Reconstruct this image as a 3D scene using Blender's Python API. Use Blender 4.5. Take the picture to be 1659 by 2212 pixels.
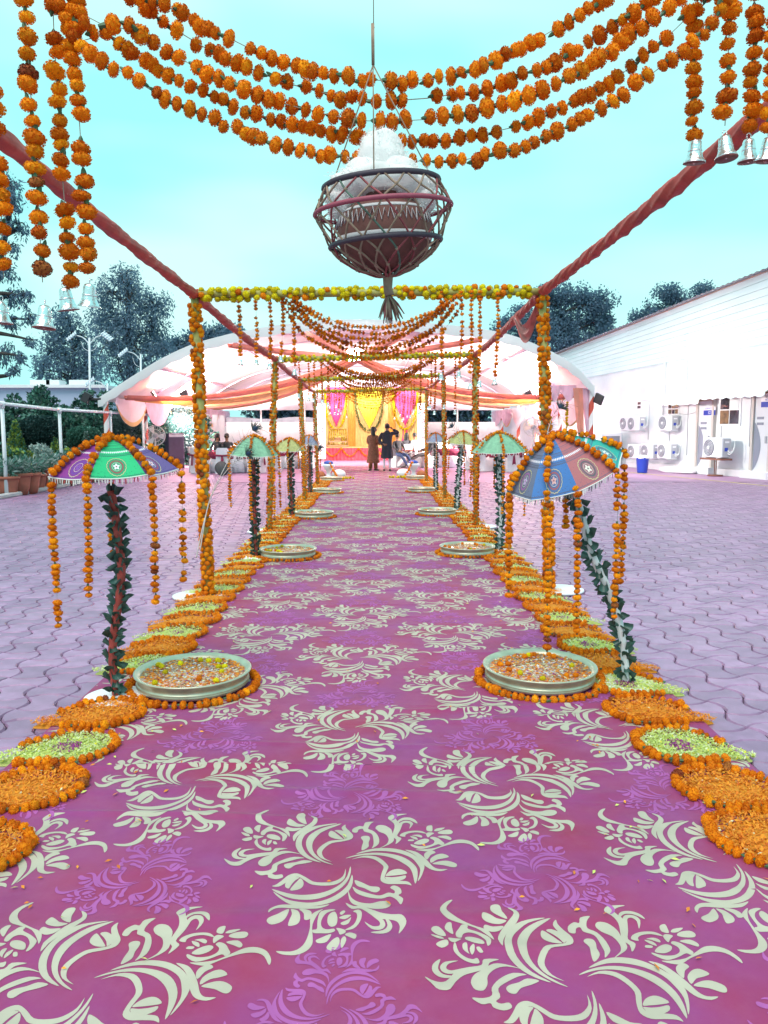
import bpy, math, random
import numpy as np
from mathutils import Vector, Matrix, Euler
from mathutils.geometry import tessellate_polygon

S = bpy.context.scene
COL = S.collection
for o in list(bpy.data.objects):
    bpy.data.objects.remove(o)
R = random.Random(11)
NR = np.random.RandomState(5)
rad = math.radians
PI = math.pi

# ------------------------------------------------------------------ camera
IW, IH, FOC = 1659.0, 2212.0, 1661.0          # frame units the plan was measured in
EYE = Vector((0.0, 0.0, 1.6))
PITCH = math.atan(181.0 / FOC)
YAW = math.atan(17.5 / FOC)
cam = bpy.data.cameras.new('camera')
camo = bpy.data.objects.new('camera', cam)
COL.objects.link(camo)
cam.sensor_fit = 'HORIZONTAL'
cam.sensor_width = 36.0
cam.lens = 36.0 * FOC / IW
cam.clip_start = 0.05
cam.clip_end = 900.0
ROT = Matrix.Rotation(-YAW, 3, 'Z') @ Matrix.Rotation(PI / 2 - PITCH, 3, 'X')
camo.matrix_world = Matrix.Translation(EYE) @ ROT.to_4x4()
S.camera = camo

# ------------------------------------------------------------------ world, sun, exposure
SUN_EL, SUN_AZ = rad(58), rad(200)
wd = bpy.data.worlds.new('World')
S.world = wd
wd.use_nodes = True
wn, wl = wd.node_tree.nodes, wd.node_tree.links
wn.clear()
w_out = wn.new('ShaderNodeOutputWorld')
w_bg = wn.new('ShaderNodeBackground')
w_sky = wn.new('ShaderNodeTexSky')
w_sky.sky_type = 'NISHITA'
w_sky.sun_disc = False
w_sky.sun_elevation = SUN_EL
w_sky.sun_rotation = SUN_AZ
w_sky.air_density = 1.4
w_sky.dust_density = 2.0
w_tc = wn.new('ShaderNodeTexCoord')
w_map = wn.new('ShaderNodeMapping')
w_map.inputs['Scale'].default_value = (1.2, 1.2, 3.6)
w_noise = wn.new('ShaderNodeTexNoise')
w_noise.inputs['Scale'].default_value = 1.6
w_noise.inputs['Detail'].default_value = 3.0
w_noise.inputs['Roughness'].default_value = 0.45
w_ramp = wn.new('ShaderNodeValToRGB')                 # thin evening overcast, softly uneven
w_ramp.color_ramp.elements[0].position = 0.40
w_ramp.color_ramp.elements[0].color = (2.0, 5.4, 5.35, 1)
w_ramp.color_ramp.elements[1].position = 0.66
w_ramp.color_ramp.elements[1].color = (3.7, 5.9, 5.6, 1)
w_mix = wn.new('ShaderNodeMixRGB')
w_mix.inputs['Fac'].default_value = 0.94
wl.new(w_tc.outputs['Generated'], w_map.inputs['Vector'])
wl.new(w_map.outputs['Vector'], w_noise.inputs['Vector'])
wl.new(w_noise.outputs['Fac'], w_ramp.inputs['Fac'])
wl.new(w_sky.outputs['Color'], w_mix.inputs['Color1'])
wl.new(w_ramp.outputs['Color'], w_mix.inputs['Color2'])
wl.new(w_mix.outputs['Color'], w_bg.inputs['Color'])
w_bg.inputs['Strength'].default_value = 0.1
wl.new(w_bg.outputs['Background'], w_out.inputs['Surface'])

sun = bpy.data.lights.new('sun', 'SUN')
suno = bpy.data.objects.new('sun', sun)
COL.objects.link(suno)
sun.energy = 1.5
sun.angle = rad(38)
sun.color = (1.0, 0.80, 0.78)
_sd = Vector((math.sin(SUN_AZ) * math.cos(SUN_EL), math.cos(SUN_AZ) * math.cos(SUN_EL), math.sin(SUN_EL)))
suno.rotation_euler = _sd.to_track_quat('Z', 'Y').to_euler()
suno.location = (0, 0, 30)
S.view_settings.view_transform = 'Standard'
S.view_settings.look = 'None'
S.view_settings.gamma = 1.0
S.view_settings.use_curve_mapping = False
S.view_settings.exposure = 1.0

# ------------------------------------------------------------------ measuring helpers
def ray(u, v):
    return ROT @ Vector(((u - IW / 2) / FOC, -(v - IH / 2) / FOC, -1.0))
def at(u, v, y):                                # point seen at (u, v), y metres down the walk
    d = ray(u, v)
    return EYE + d * (y / d.y)
def gr(u, v, z=0.0):                            # point of the level z seen at (u, v)
    d = ray(u, v)
    return EYE + d * ((z - EYE.z) / d.z)
def proj(p):
    q = ROT.transposed() @ (Vector(p) - EYE)
    if q.z > -1e-3: return None
    return (IW / 2 + FOC * q.x / -q.z, IH / 2 - FOC * q.y / -q.z)
def catmull(P, n=6, closed=False):
    P = [Vector(p) for p in P]
    out = []
    m = len(P)
    for i in range(m if closed else m - 1):
        if closed: a, b, c, d = P[i - 1], P[i], P[(i + 1) % m], P[(i + 2) % m]
        else: a, b, c, d = P[max(i - 1, 0)], P[i], P[i + 1], P[min(i + 2, m - 1)]
        for k in range(n):
            t = k / n
            out.append(0.5 * ((2 * b) + (c - a) * t + (2 * a - 5 * b + 4 * c - d) * t * t + (3 * b - a - 3 * c + d) * t ** 3))
    if not closed: out.append(P[-1])
    return out
def walk(P, step):                              # points along a polyline at even spacing
    out, acc, need = [], 0.0, 0.0
    for a, b in zip(P, P[1:]):
        L = (b - a).length
        while need <= acc + L and L > 1e-9:
            t = (need - acc) / L
            out.append((a.lerp(b, t), (b - a) / L))
            need += step() if callable(step) else step
        acc += L
    return out

# ------------------------------------------------------------------ mesh builder
class MB:
    def __init__(s):
        s.v, s.f, s.m, s.s, s.uv = [], [], [], [], None
    def add(s, vs, fs, mi=0, smooth=False):
        k = len(s.v)
        s.v += [tuple(v) for v in vs]
        for i, f in enumerate(fs):
            s.f.append(tuple(k + j for j in f))
            s.m.append(mi[i] if isinstance(mi, (list, tuple)) else mi)
            s.s.append(smooth)
        return s
    def box(s, c, d, mi=0, rot=None, bev=0.0):
        x, y, z = d[0] / 2, d[1] / 2, d[2] / 2
        c = Vector(c)
        if bev > 0:
            vs = []
            for sx in (-1, 1):
                for sy in (-1, 1):
                    for sz in (-1, 1):
                        vs += [(sx * x, sy * (y - bev), sz * (z - bev)), (sx * (x - bev), sy * y, sz * (z - bev)), (sx * (x - bev), sy * (y - bev), sz * z)]
            def I(sx, sy, sz, k): return ((sx > 0) * 4 + (sy > 0) * 2 + (sz > 0)) * 3 + k
            fs = []
            for a in (-1, 1):
                fs.append([I(a, -1, -1, 0), I(a, 1, -1, 0), I(a, 1, 1, 0), I(a, -1, 1, 0)][::a])
                fs.append([I(-1, a, -1, 1), I(-1, a, 1, 1), I(1, a, 1, 1), I(1, a, -1, 1)][::a])
                fs.append([I(-1, -1, a, 2), I(1, -1, a, 2), I(1, 1, a, 2), I(-1, 1, a, 2)][::a])
                for b in (-1, 1):
                    fs.append([I(a, b, -1, 0), I(a, b, -1, 1), I(a, b, 1, 1), I(a, b, 1, 0)][::a * b])
                    fs.append([I(a, -1, b, 0), I(a, 1, b, 0), I(a, 1, b, 2), I(a, -1, b, 2)][::a * b])
                    fs.append([I(-1, a, b, 1), I(-1, a, b, 2), I(1, a, b, 2), I(1, a, b, 1)][::a * b])
                    for e in (-1, 1):
                        fs.append([I(a, b, e, 0), I(a, b, e, 1), I(a, b, e, 2)][::a * b * e])
        else:
            vs = [(sx * x, sy * y, sz * z) for sx in (-1, 1) for sy in (-1, 1) for sz in (-1, 1)]
            fs = [(0, 1, 3, 2), (4, 6, 7, 5), (0, 4, 5, 1), (2, 3, 7, 6), (0, 2, 6, 4), (1, 5, 7, 3)]
        vs = [Vector(p) for p in vs]
        if rot is not None: vs = [rot @ p for p in vs]
        return s.add([c + p for p in vs], fs, mi)
    def tube(s, P, r, n=6, mi=0, cap=True, smooth=True, fold=None):
        P = [Vector(p) for p in P]
        vs, fs = [], []
        prev = None
        for i, p in enumerate(P):
            t = (P[min(i + 1, len(P) - 1)] - P[max(i - 1, 0)])
            t = t.normalized() if t.length > 1e-9 else Vector((0, 0, 1))
            if prev is None:
                a = t.cross(Vector((0, 0, 1)) if abs(t.z) < 0.9 else Vector((1, 0, 0))).normalized()
            else:
                a = (prev - t * prev.dot(t)).normalized()
            prev = a
            b = t.cross(a)
            rr = r[i] if isinstance(r, (list, tuple)) else r
            for k in range(n):
                an = 2 * PI * k / n
                q = rr * (fold(i, an) if fold else 1.0)
                vs.append(p + (a * math.cos(an) + b * math.sin(an)) * q)
        for i in range(len(P) - 1):
            for k in range(n):
                k2 = (k + 1) % n
                fs.append((i * n + k, i * n + k2, (i + 1) * n + k2, (i + 1) * n + k))
        s.add(vs, fs, mi, smooth)
        if cap:
            m = len(s.v) - len(vs)
            s.f.append(tuple(m + k for k in reversed(range(n)))); s.m.append(mi); s.s.append(False)
            e = m + (len(P) - 1) * n
            s.f.append(tuple(e + k for k in range(n))); s.m.append(mi); s.s.append(False)
        return s
    def lathe(s, prof, n=24, c=(0, 0, 0), mi=0, smooth=True, M=None, sx=1.0, sy=1.0, wob=None):
        c = Vector(c)
        vs, fs = [], []
        for i, (r, z) in enumerate(prof):
            for k in range(n):
                a = 2 * PI * k / n
                q = r * (wob(i, a) if wob else 1.0)
                p = Vector((q * math.cos(a) * sx, q * math.sin(a) * sy, z))
                vs.append(c + (M @ p if M is not None else p))
        for i in range(len(prof) - 1):
            for k in range(n):
                k2 = (k + 1) % n
                fs.append((i * n + k, i * n + k2, (i + 1) * n + k2, (i + 1) * n + k))
        if prof[0][0] > 1e-5: fs.append(tuple(reversed(range(n))))
        if prof[-1][0] > 1e-5: fs.append(tuple((len(prof) - 1) * n + k for k in range(n)))
        return s.add(vs, fs, mi, smooth)
    def grid(s, rows, mi=0, smooth=True):
        h, w = len(rows), len(rows[0])
        vs = [p for r in rows for p in r]
        fs = [(i * w + j, i * w + j + 1, (i + 1) * w + j + 1, (i + 1) * w + j) for i in range(h - 1) for j in range(w - 1)]
        return s.add(vs, fs, mi, smooth)
    def sheet(s, rows, th, mi=0, smooth=True):    # a grid given a small thickness along its own normal side
        h, w = len(rows), len(rows[0])
        off = Vector(th)
        s.grid(rows, mi, smooth)
        s.grid([[Vector(p) + off for p in reversed(r)] for r in rows], mi, smooth)
        return s
    def ball(s, c, r, n=12, m=8, mi=0, sq=(1, 1, 1)):
        return s.lathe([(max(1e-6, math.sin(PI * i / m)), -math.cos(PI * i / m)) for i in range(m + 1)], n, c, mi, True,
                       Matrix.Diagonal((r * sq[0], r * sq[1], r * sq[2])))
    def mesh(s, name, mats):
        me = bpy.data.meshes.new(name)
        me.from_pydata(s.v, [], s.f)
        for m in (mats if isinstance(mats, (list, tuple)) else [mats]):
            me.materials.append(m)
        me.polygons.foreach_set('material_index', s.m)
        me.polygons.foreach_set('use_smooth', s.s)
        if s.uv:
            ul = me.uv_layers.new(name='UVMap')
            li = [0] * len(me.loops)
            me.loops.foreach_get('vertex_index', li)
            flat = []
            for i in li: flat += s.uv[i]
            ul.data.foreach_set('uv', flat)
        me.update()
        return me
    def build(s, name, mats, parent=None):
        return put(name, s.mesh(name, mats), parent)

def np_mesh(name, V, F, mats, mi=None, smooth=False):
    """V (n,3); F (m,k) all faces the same size."""
    me = bpy.data.meshes.new(name)
    m, k = F.shape
    me.vertices.add(len(V)); me.vertices.foreach_set('co', np.ascontiguousarray(V, dtype=np.float32).ravel())
    me.loops.add(m * k); me.loops.foreach_set('vertex_index', np.ascontiguousarray(F, dtype=np.int32).ravel())
    me.polygons.add(m)
    me.polygons.foreach_set('loop_start', np.arange(0, m * k, k, dtype=np.int32))
    for q in (mats if isinstance(mats, (list, tuple)) else [mats]): me.materials.append(q)
    if mi is not None: me.polygons.foreach_set('material_index', np.asarray(mi, dtype=np.int32))
    if smooth: me.polygons.foreach_set('use_smooth', np.ones(m, dtype=bool))
    me.update(calc_edges=True)
    return me
def put(name, me, parent=None):
    o = bpy.data.objects.new(name, me)
    COL.objects.link(o)
    if parent is not None: adopt(o, parent)
    return o
WORLD_INV = {}
def adopt(o, parent):                            # child keeps its world placing
    o.parent = parent
    inv = WORLD_INV.get(parent.name)
    if inv is not None: o.matrix_parent_inverse = inv
def empty(name, loc=(0, 0, 0)):
    o = bpy.data.objects.new(name, None)
    COL.objects.link(o)
    o.empty_display_size = 0.1
    o.location = loc
    WORLD_INV[o.name] = Matrix.Translation(-Vector(loc))
    return o
def tag(o, label=None, cat=None, group=None, kind=None):
    if label: o['label'] = label
    if cat: o['category'] = cat
    if group: o['group'] = group
    if kind: o['kind'] = kind
    return o
def copy_tree(o, loc=None, rz=None, label=None, parent=None, sc=None):
    c = o.copy(); COL.objects.link(c)
    if parent is not None: c.parent = parent
    if loc is not None: c.location = loc
    if rz is not None: c.rotation_euler = (0, 0, rz)
    if sc is not None: c.scale = (sc, sc, sc)
    if label: c['label'] = label
    for ch in o.children: copy_tree(ch, parent=c)
    return c

# ------------------------------------------------------------------ materials
def M(name, col, rough=0.6, metal=0.0, noise=None, bump=None, rnd=0.0, island=0.0, emit=None, trans=0.0, col2=None, spec=0.5, sheen=0.0, stain=None):
    m = bpy.data.materials.new(name)
    m.use_nodes = True
    nt = m.node_tree
    N, L = nt.nodes, nt.links
    b = N['Principled BSDF']
    b.inputs['Roughness'].default_value = rough
    b.inputs['Metallic'].default_value = metal
    b.inputs['Specular IOR Level'].default_value = spec
    if sheen: b.inputs['Sheen Weight'].default_value = sheen
    c4 = (*col, 1)
    b.inputs['Base Color'].default_value = c4
    src = None
    if noise:
        tc = N.new('ShaderNodeTexCoord')
        t = N.new('ShaderNodeTexNoise')
        t.inputs['Scale'].default_value = noise[0]
        t.inputs['Detail'].default_value = noise[2] if len(noise) > 2 else 4
        L.new(tc.outputs['Object'], t.inputs['Vector'])
        rp = N.new('ShaderNodeMapRange')
        rp.inputs['From Min'].default_value = 0.3; rp.inputs['From Max'].default_value = 0.7
        L.new(t.outputs['Fac'], rp.inputs['Value'])
        mx = N.new('ShaderNodeMixRGB')
        a = noise[1]
        c2 = col2 if col2 else tuple(min(1, x * (1 + a)) for x in col)
        mx.inputs['Color1'].default_value = (*(col if col2 else tuple(x * (1 - a) for x in col)), 1)
        mx.inputs['Color2'].default_value = (*c2, 1)
        L.new(rp.outputs['Result'], mx.inputs['Fac'])
        src = mx.outputs['Color']
    for amount, node, sock in ((rnd, 'ShaderNodeObjectInfo', 'Random'), (island, 'ShaderNodeNewGeometry', 'Random Per Island')):
        if amount:
            oi = N.new(node)
            mr = N.new('ShaderNodeMapRange')
            mr.inputs['To Min'].default_value = 1 - amount; mr.inputs['To Max'].default_value = 1 + amount
            L.new(oi.outputs[sock], mr.inputs['Value'])
            hs = N.new('ShaderNodeHueSaturation')
            if src is None: hs.inputs['Color'].default_value = c4
            else: L.new(src, hs.inputs['Color'])
            L.new(mr.outputs['Result'], hs.inputs['Value'])
            mh = N.new('ShaderNodeMapRange')
            mh.inputs['To Min'].default_value = 0.5 - amount * 0.05; mh.inputs['To Max'].default_value = 0.5 + amount * 0.05
            L.new(oi.outputs[sock], mh.inputs['Value'])
            L.new(mh.outputs['Result'], hs.inputs['Hue'])
            src = hs.outputs['Color']
    if stain:                                   # worn and dusty patches, laid over the whole place
        gp = N.new('ShaderNodeNewGeometry')
        for sc_, amt, cc in stain:
            t = N.new('ShaderNodeTexNoise')
            t.inputs['Scale'].default_value = sc_
            t.inputs['Detail'].default_value = 6
            t.inputs['Roughness'].default_value = 0.65
            L.new(gp.outputs['Position'], t.inputs['Vector'])
            mr = N.new('ShaderNodeMapRange')
            mr.inputs['From Min'].default_value = 0.48; mr.inputs['From Max'].default_value = 0.72
            mr.inputs['To Max'].default_value = amt
            L.new(t.outputs['Fac'], mr.inputs['Value'])
            mx = N.new('ShaderNodeMixRGB')
            L.new(mr.outputs['Result'], mx.inputs['Fac'])
            if src is None: mx.inputs['Color1'].default_value = c4
            else: L.new(src, mx.inputs['Color1'])
            mx.inputs['Color2'].default_value = (*cc, 1)
            src = mx.outputs['Color']
    if src is not None: L.new(src, b.inputs['Base Color'])
    if bump:
        tc = N.new('ShaderNodeTexCoord')
        t = N.new('ShaderNodeTexNoise')
        t.inputs['Scale'].default_value = bump[0]
        t.inputs['Detail'].default_value = 5
        L.new(tc.outputs['Object'], t.inputs['Vector'])
        bp = N.new('ShaderNodeBump')
        bp.inputs['Strength'].default_value = bump[1]
        bp.inputs['Distance'].default_value = bump[2] if len(bump) > 2 else 0.01
        L.new(t.outputs['Fac'], bp.inputs['Height'])
        L.new(bp.outputs['Normal'], b.inputs['Normal'])
    if emit:
        b.inputs['Emission Color'].default_value = (*emit[0], 1)
        b.inputs['Emission Strength'].default_value = emit[1]
    if trans:                                   # thin cloth or leaf: lets some light through
        tl = N.new('ShaderNodeBsdfTranslucent')
        tl.inputs['Color'].default_value = c4
        if src is not None: L.new(src, tl.inputs['Color'])
        ms = N.new('ShaderNodeMixShader')
        ms.inputs['Fac'].default_value = trans
        L.new(b.outputs['BSDF'], ms.inputs[1]); L.new(tl.outputs['BSDF'], ms.inputs[2])
        L.new(ms.outputs['Shader'], N['Material Output'].inputs['Surface'])
    return m

m_orange = M('marigold_orange', (0.76, 0.205, 0.006), 0.75, rnd=0.16, island=0.2, trans=0.3, spec=0.2)
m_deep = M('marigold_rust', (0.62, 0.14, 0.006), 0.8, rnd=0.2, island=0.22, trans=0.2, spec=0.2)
m_amber = M('marigold_amber', (0.82, 0.29, 0.008), 0.75, rnd=0.18, island=0.22, trans=0.25, spec=0.2)
m_yellow = M('marigold_yellow', (0.66, 0.52, 0.01), 0.75, rnd=0.2, island=0.25, trans=0.25, spec=0.2)
m_wilt = M('marigold_wilted', (0.26, 0.06, 0.02), 0.85, rnd=0.25, island=0.3, spec=0.2)
m_calyx = M('calyx_green', (0.05, 0.12, 0.05), 0.6, rnd=0.2)
m_thread = M('thread', (0.35, 0.33, 0.28), 0.8)
MARI = [m_orange, m_deep, m_amber, m_yellow, m_wilt, m_calyx]
m_red_cloth = M('red_satin_cloth', (0.47, 0.058, 0.045), 0.6, noise=(9, 0.25), bump=(30, 0.3, 0.01))
m_wrap = M('yellow_green_wrap', (0.36, 0.34, 0.10), 0.7, noise=(20, 0.25))
m_white = M('white_cloth', (0.78, 0.78, 0.80), 0.8, noise=(4, 0.06))
m_steel = M('silver_foil', (0.80, 0.82, 0.84), 0.22, metal=1.0, bump=(60, 0.5, 0.004))
m_bell_in = M('bell_red_inside', (0.28, 0.10, 0.09), 0.6)
# ================================================================== GROUND
m_far_pave = M('paving_far', (0.35, 0.195, 0.345), 0.5, noise=(1.3, 0.12), bump=(9, 0.5, 0.02), stain=((.55, .35, (.42, .28, .40)), (2.6, .4, (.22, .12, .21))))
def paver_material(name):
    m = M(name, (0.335, 0.185, 0.335), 0.40, noise=(7, 0.2, 6), bump=(60, 0.25, 0.004), rnd=0.2, island=0.2, stain=((.55, .35, (.42, .28, .40)), (2.6, .4, (.22, .12, .21)), (14, .3, (.23, .13, .21))))
    return m
m_paver = paver_material('paver_clay')
m_joint = M('joint_sand', (0.07, 0.042, 0.07), 0.9)

def rect(name, x0, x1, y0, y1, z, mat, n=1):
    mb = MB()
    mb.grid([[(x0 + (x1 - x0) * i / n, y0 + (y1 - y0) * j / n, z) for i in range(n + 1)] for j in range(n + 1)], 0, False)
    return mb.build(name, mat)
g = rect('ground', -420, 420, -120, 620, -0.030, M('earth', (0.30, 0.20, 0.26), 0.9, noise=(0.2, 0.2)))
tag(g, kind='structure')
CX0, CX1 = -1.74, 1.78
PX0, PX1, PY0, PY1 = -9.6, 11.6, 1.6, 23.0
paving = rect('paving', PX0, PX1, PY0, PY1, -0.016, m_joint)
tag(paving, kind='structure')
far = MB()
far.grid([[(x, y, -0.0155 + 0.0115) for x in (-8.35, 16)] for y in (PY1, 60)], 0, False)
far.grid([[(x, y, -0.004) for x in (PX1, 20)] for y in (0, PY1)], 0, False)
far.grid([[(x, y, -0.004) for x in (-12, PX0)] for y in (0, PY1)], 0, False)
pf = tag(far.build('yard_surface', m_far_pave), kind='structure')
# dumbbell pavers: one pair of opposite edges bows in, the other bows out
CW, CH, BOW, GAP = 0.235, 0.20, 0.042, 0.006
def paver_outline(par, grow):
    pts = []
    s = 1 if par else -1
    cor = [(-CW / 2, -CH / 2), (CW / 2, -CH / 2), (CW / 2, CH / 2), (-CW / 2, CH / 2)]
    for e in range(4):
        a, b = cor[e], cor[(e + 1) % 4]
        nx, ny = (0, -1) if e == 0 else (1, 0) if e == 1 else (0, 1) if e == 2 else (-1, 0)
        sg = s if e % 2 == 0 else -s
        for k in range(4):
            t = k / 4
            w = BOW * math.sin(PI * t) ** 0.8 * sg if t > 0 else 0
            x = a[0] + (b[0] - a[0]) * t + nx * w
            y = a[1] + (b[1] - a[1]) * t + ny * w
            pts.append((x, y))
    out = []
    n = len(pts)
    for i in range(n):
        p, q, r_ = Vector(pts[i - 1]), Vector(pts[i]), Vector(pts[(i + 1) % n])
        t = (r_ - p).normalized()
        out.append(q + Vector((-t.y, t.x)) * grow)          # inward for a counter-clockwise ring
    return out
PTPL = []
for par in (0, 1):
    o_, i_ = paver_outline(par, GAP / 2), paver_outline(par, GAP / 2 + 0.009)
    V = [(p.x, p.y, 0.0) for p in i_] + [(p.x, p.y, -0.014) for p in o_]
    n = len(i_)
    Q = [(k, n + k, n + (k + 1) % n, (k + 1) % n) for k in range(n)]
    PTPL.append((V, Q, n))
pm = [MB().add(V, [tuple(range(n))] + Q).mesh('paver', m_paver) for V, Q, n in PTPL]
ang = rad(7)
ca, sa = math.cos(ang), math.sin(ang)
cells = []
for i in range(-75, 85):
    for j in range(0, 135):
        x0, y0 = i * CW, j * CH
        x, y = x0 * ca - y0 * sa, x0 * sa + y0 * ca
        if not (PX0 + 0.15 < x < PX1 - 0.15 and PY0 + 0.15 < y < PY1 - 0.15): continue
        if CX0 + 0.2 < x < CX1 - 0.2: continue
        q = proj((x, y, 0))
        if q is None or q[0] < -500 or q[0] > IW + 500: continue
        vis = -30 < q[0] < IW + 30 and q[1] < IH + 30 and not (CX0 - 0.0 < x < CX1)
        cells.append((0 if vis else 1, y, x, (i + j) % 2))
cells.sort()
PV, PF = [], []
for idx, (nv, y, x, par) in enumerate(cells):
    dz = R.uniform(-0.0025, 0.0025)
    if idx < 300 and nv == 0:
        o = bpy.data.objects.new('paver', pm[par]); COL.objects.link(o)
        o.location = (x, y, dz)
        o.rotation_euler = (R.uniform(-.008, .008), R.uniform(-.008, .008), ang + R.uniform(-.012, .012))
        o.parent = paving
    else:
        V, Q, n = PTPL[par]
        k = len(PV)
        tx, ty = R.uniform(-.008, .008), R.uniform(-.008, .008)
        for (a, b, c) in V:
            PV.append((x + a * ca - b * sa, y + a * sa + b * ca, c + dz + a * tx + b * ty))
        PF.append(tuple(range(k, k + n)))
        PF += [tuple(k + q for q in f) for f in Q]
tag(MB().add(PV, PF).build('paver_field', m_paver, paving), kind='stuff')

# ================================================================== CARPET
CARPET_Y0, CARPET_Y1 = 1.2, 33.0
_rid = []
rr = random.Random(3)
yy = 2.2
while yy < 30:
    _rid.append((yy, rr.uniform(-.06, .06), rr.uniform(.004, .012) * (1.5 if rr.random() < .3 else 1), rr.uniform(.012, .035), rr.uniform(-1.2, 1.2), rr.uniform(.5, 1.5)))
    yy += rr.uniform(.12, .45)
_crs = []
for _ in range(150):
    _crs.append((rr.uniform(1.9, 14), rr.uniform(-.35, .35), rr.uniform(.0012, .0032), rr.uniform(.005, .010), rr.uniform(-1.6, 1.6), rr.uniform(.12, .55)))
def carpet_z(x, y):
    x = np.asarray(x, float); y = np.asarray(y, float)
    z = 0.0025 * np.sin(x * 2.1 + y * 1.3) + 0.002 * np.sin(y * 3.7 - x * 1.1) + 0.0015 * np.sin(x * 7 + 1.7 * np.sin(y * 2))
    for (y0, s, a, w, x0, xw) in _rid:
        d = (y - y0 - s * x - 0.05 * np.sin(x * 1.7 + y0))
        z = z + a * np.exp(-(d / w) ** 2) * np.exp(-((x - x0) / xw) ** 2)
    for (y0, s, a, w, x0, xw) in _crs:
        d = y - y0 - s * (x - x0) - .015 * np.sin(x * 9 + y0)
        z = z + a * np.exp(-(d / w) ** 2) * np.exp(-((x - x0) / xw) ** 2)
    return z + 0.012
ys = np.concatenate([np.arange(CARPET_Y0, 5, 0.007), np.arange(5, 12, 0.014), np.arange(12, CARPET_Y1, 0.06)])
xs = np.linspace(CX0, CX1, 81)
X, Y = np.meshgrid(xs, ys)
Z = carpet_z(X, Y)
nr, nc = X.shape
idx = np.arange(nr * nc).reshape(nr, nc)
F = np.stack([idx[:-1, :-1], idx[:-1, 1:], idx[1:, 1:], idx[1:, :-1]], -1).reshape(-1, 4)
m_carpet = M('carpet_purple', (0.31, 0.028, 0.085), 0.72, noise=(2.1, 0.3, 7), col2=(0.265, 0.046, 0.215), bump=(420, 0.15, 0.002), spec=0.25, sheen=0.08, stain=((.9, .45, (.36, .10, .21)), (3.5, .35, (.20, .016, .085)), (11, .22, (.34, .10, .2))))
carpet = put('carpet', np_mesh('carpet', np.stack([X, Y, Z], -1).reshape(-1, 3), F, m_carpet, smooth=True))
tag(carpet, 'long purple walkway carpet printed with cream and mauve flowers', 'carpet')
m_cream = M('carpet_print_cream', (0.47, 0.43, 0.345), 0.8, noise=(6, 0.1), spec=.3, stain=((3.5, .3, (.36, .28, .26)), (24, .3, (.38, .33, .28))))
m_mauve = M('carpet_print_mauve', (0.38, 0.095, 0.33), 0.8, noise=(6, 0.12), spec=.3)
ARM = [
 [(832,425),(812,480),(768,530),(700,568),(620,590),(530,597),(450,587),(358,562),(410,596),(490,622),(590,626),(680,606),(762,562),(812,512),(834,460)],
 [(842,470),(846,520),(818,574),(752,625),(662,658),(560,670),(470,657),(400,614),(368,578),(440,622),(520,640),(600,644),(690,622),(764,582),(816,532)],
 [(803,440),(788,478),(740,508),(680,518),(610,514),(560,486),(510,466),(460,476),(420,508),(385,534),(358,545),(400,547),(440,524),(480,494),(520,486),(560,510),(600,532),(680,538),(750,527),(798,490)],
 [(525,489),(480,489),(448,512),(438,545),(460,558),(478,532),(500,508)],
 [(532,494),(550,520),(541,550),(510,566),(468,569),(490,536),(512,512)],
 [(858,503),(900,515),(950,538),(1000,543),(1010,560),(990,576),(958,572),(918,552),(872,536)],
 [(846,543),(880,562),(950,585),(1010,596),(1060,578),(1095,583),(1098,566),(1072,548),(1095,534),(1132,550),(1140,580),(1122,594),(1150,615),(1136,652),(1110,622),(1070,602),(1020,615),(940,608),(868,582)],
 [(819,566),(836,608),(880,636),(950,646),(1010,632),(1060,633),(1076,655),(1042,681),(980,687),(920,672),(850,652),(824,616)],
 [(803,643),(850,664),(900,662),(950,686),(1010,716),(1080,727),(1140,728),(1170,760),(1152,800),(1123,832),(1130,790),(1112,762),(1060,752),(1000,748),(940,719),(890,684),(840,688)],
 [(930,712),(985,735),(1032,756),(1042,785),(1012,807),(960,802),(917,763),(965,786),(1005,784),(1008,764),(975,742)],
 [(953,824),(1010,836),(1062,822),(1085,790),(1072,760),(1040,744),(1056,780),(1028,810)],
 [(592,742),(588,800),(570,870),(530,922),(470,946),(385,944),(420,964),(500,967),(566,942),(602,900),(604,850),(604,780),(640,724),(668,694),(628,712)],
 [(460,694),(400,728),(340,750),(328,768),(358,784),(420,767),(452,736)],
 [(474,694),(516,710),(530,750),(511,780),(458,790),(464,760),(480,730)],
 [(522,694),(570,698),(598,720),(590,752),(555,757),(551,727)],
 [(338,722),(348,690),(400,663),(470,659),(560,669),(640,666),(707,654),(650,684),(580,692),(500,690),(420,683),(375,692)],
 [(655,713),(634,760),(630,806),(604,814),(610,836),(650,838),(700,837),(737,821),(732,804),(690,809),(660,794),(657,760),(690,722),(742,700),(716,694)],
 [(700,735),(736,713),(754,745),(746,781),(715,792),(694,770)],
 [(768,722),(790,703),(802,714),(780,732)],
 [(763,746),(800,733),(837,733),(800,752)],
 [(773,771),(815,755),(837,743),(821,772),(789,782)],
 [(848,710),(880,694),(900,715),(897,750),(871,786),(840,806),(798,811),(850,780),(872,745),(868,721)],
 [(748,799),(796,809),(802,830),(770,847),(759,821)],
 [(659,865),(717,843),(691,886),(640,895),(623,880)],
 [(688,916),(720,880),(757,863),(767,890),(741,931),(705,937)],
 [(779,922),(774,880),(796,858),(807,880)],
 [(799,846),(830,829),(867,845),(861,872),(830,864)],
]
def mk_pt(zx, zy):
    return gr((850 + zx / 1.508) * 0.54, (3200 + zy / 1.508) * 0.54)
c0 = mk_pt(788, 402)
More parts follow.
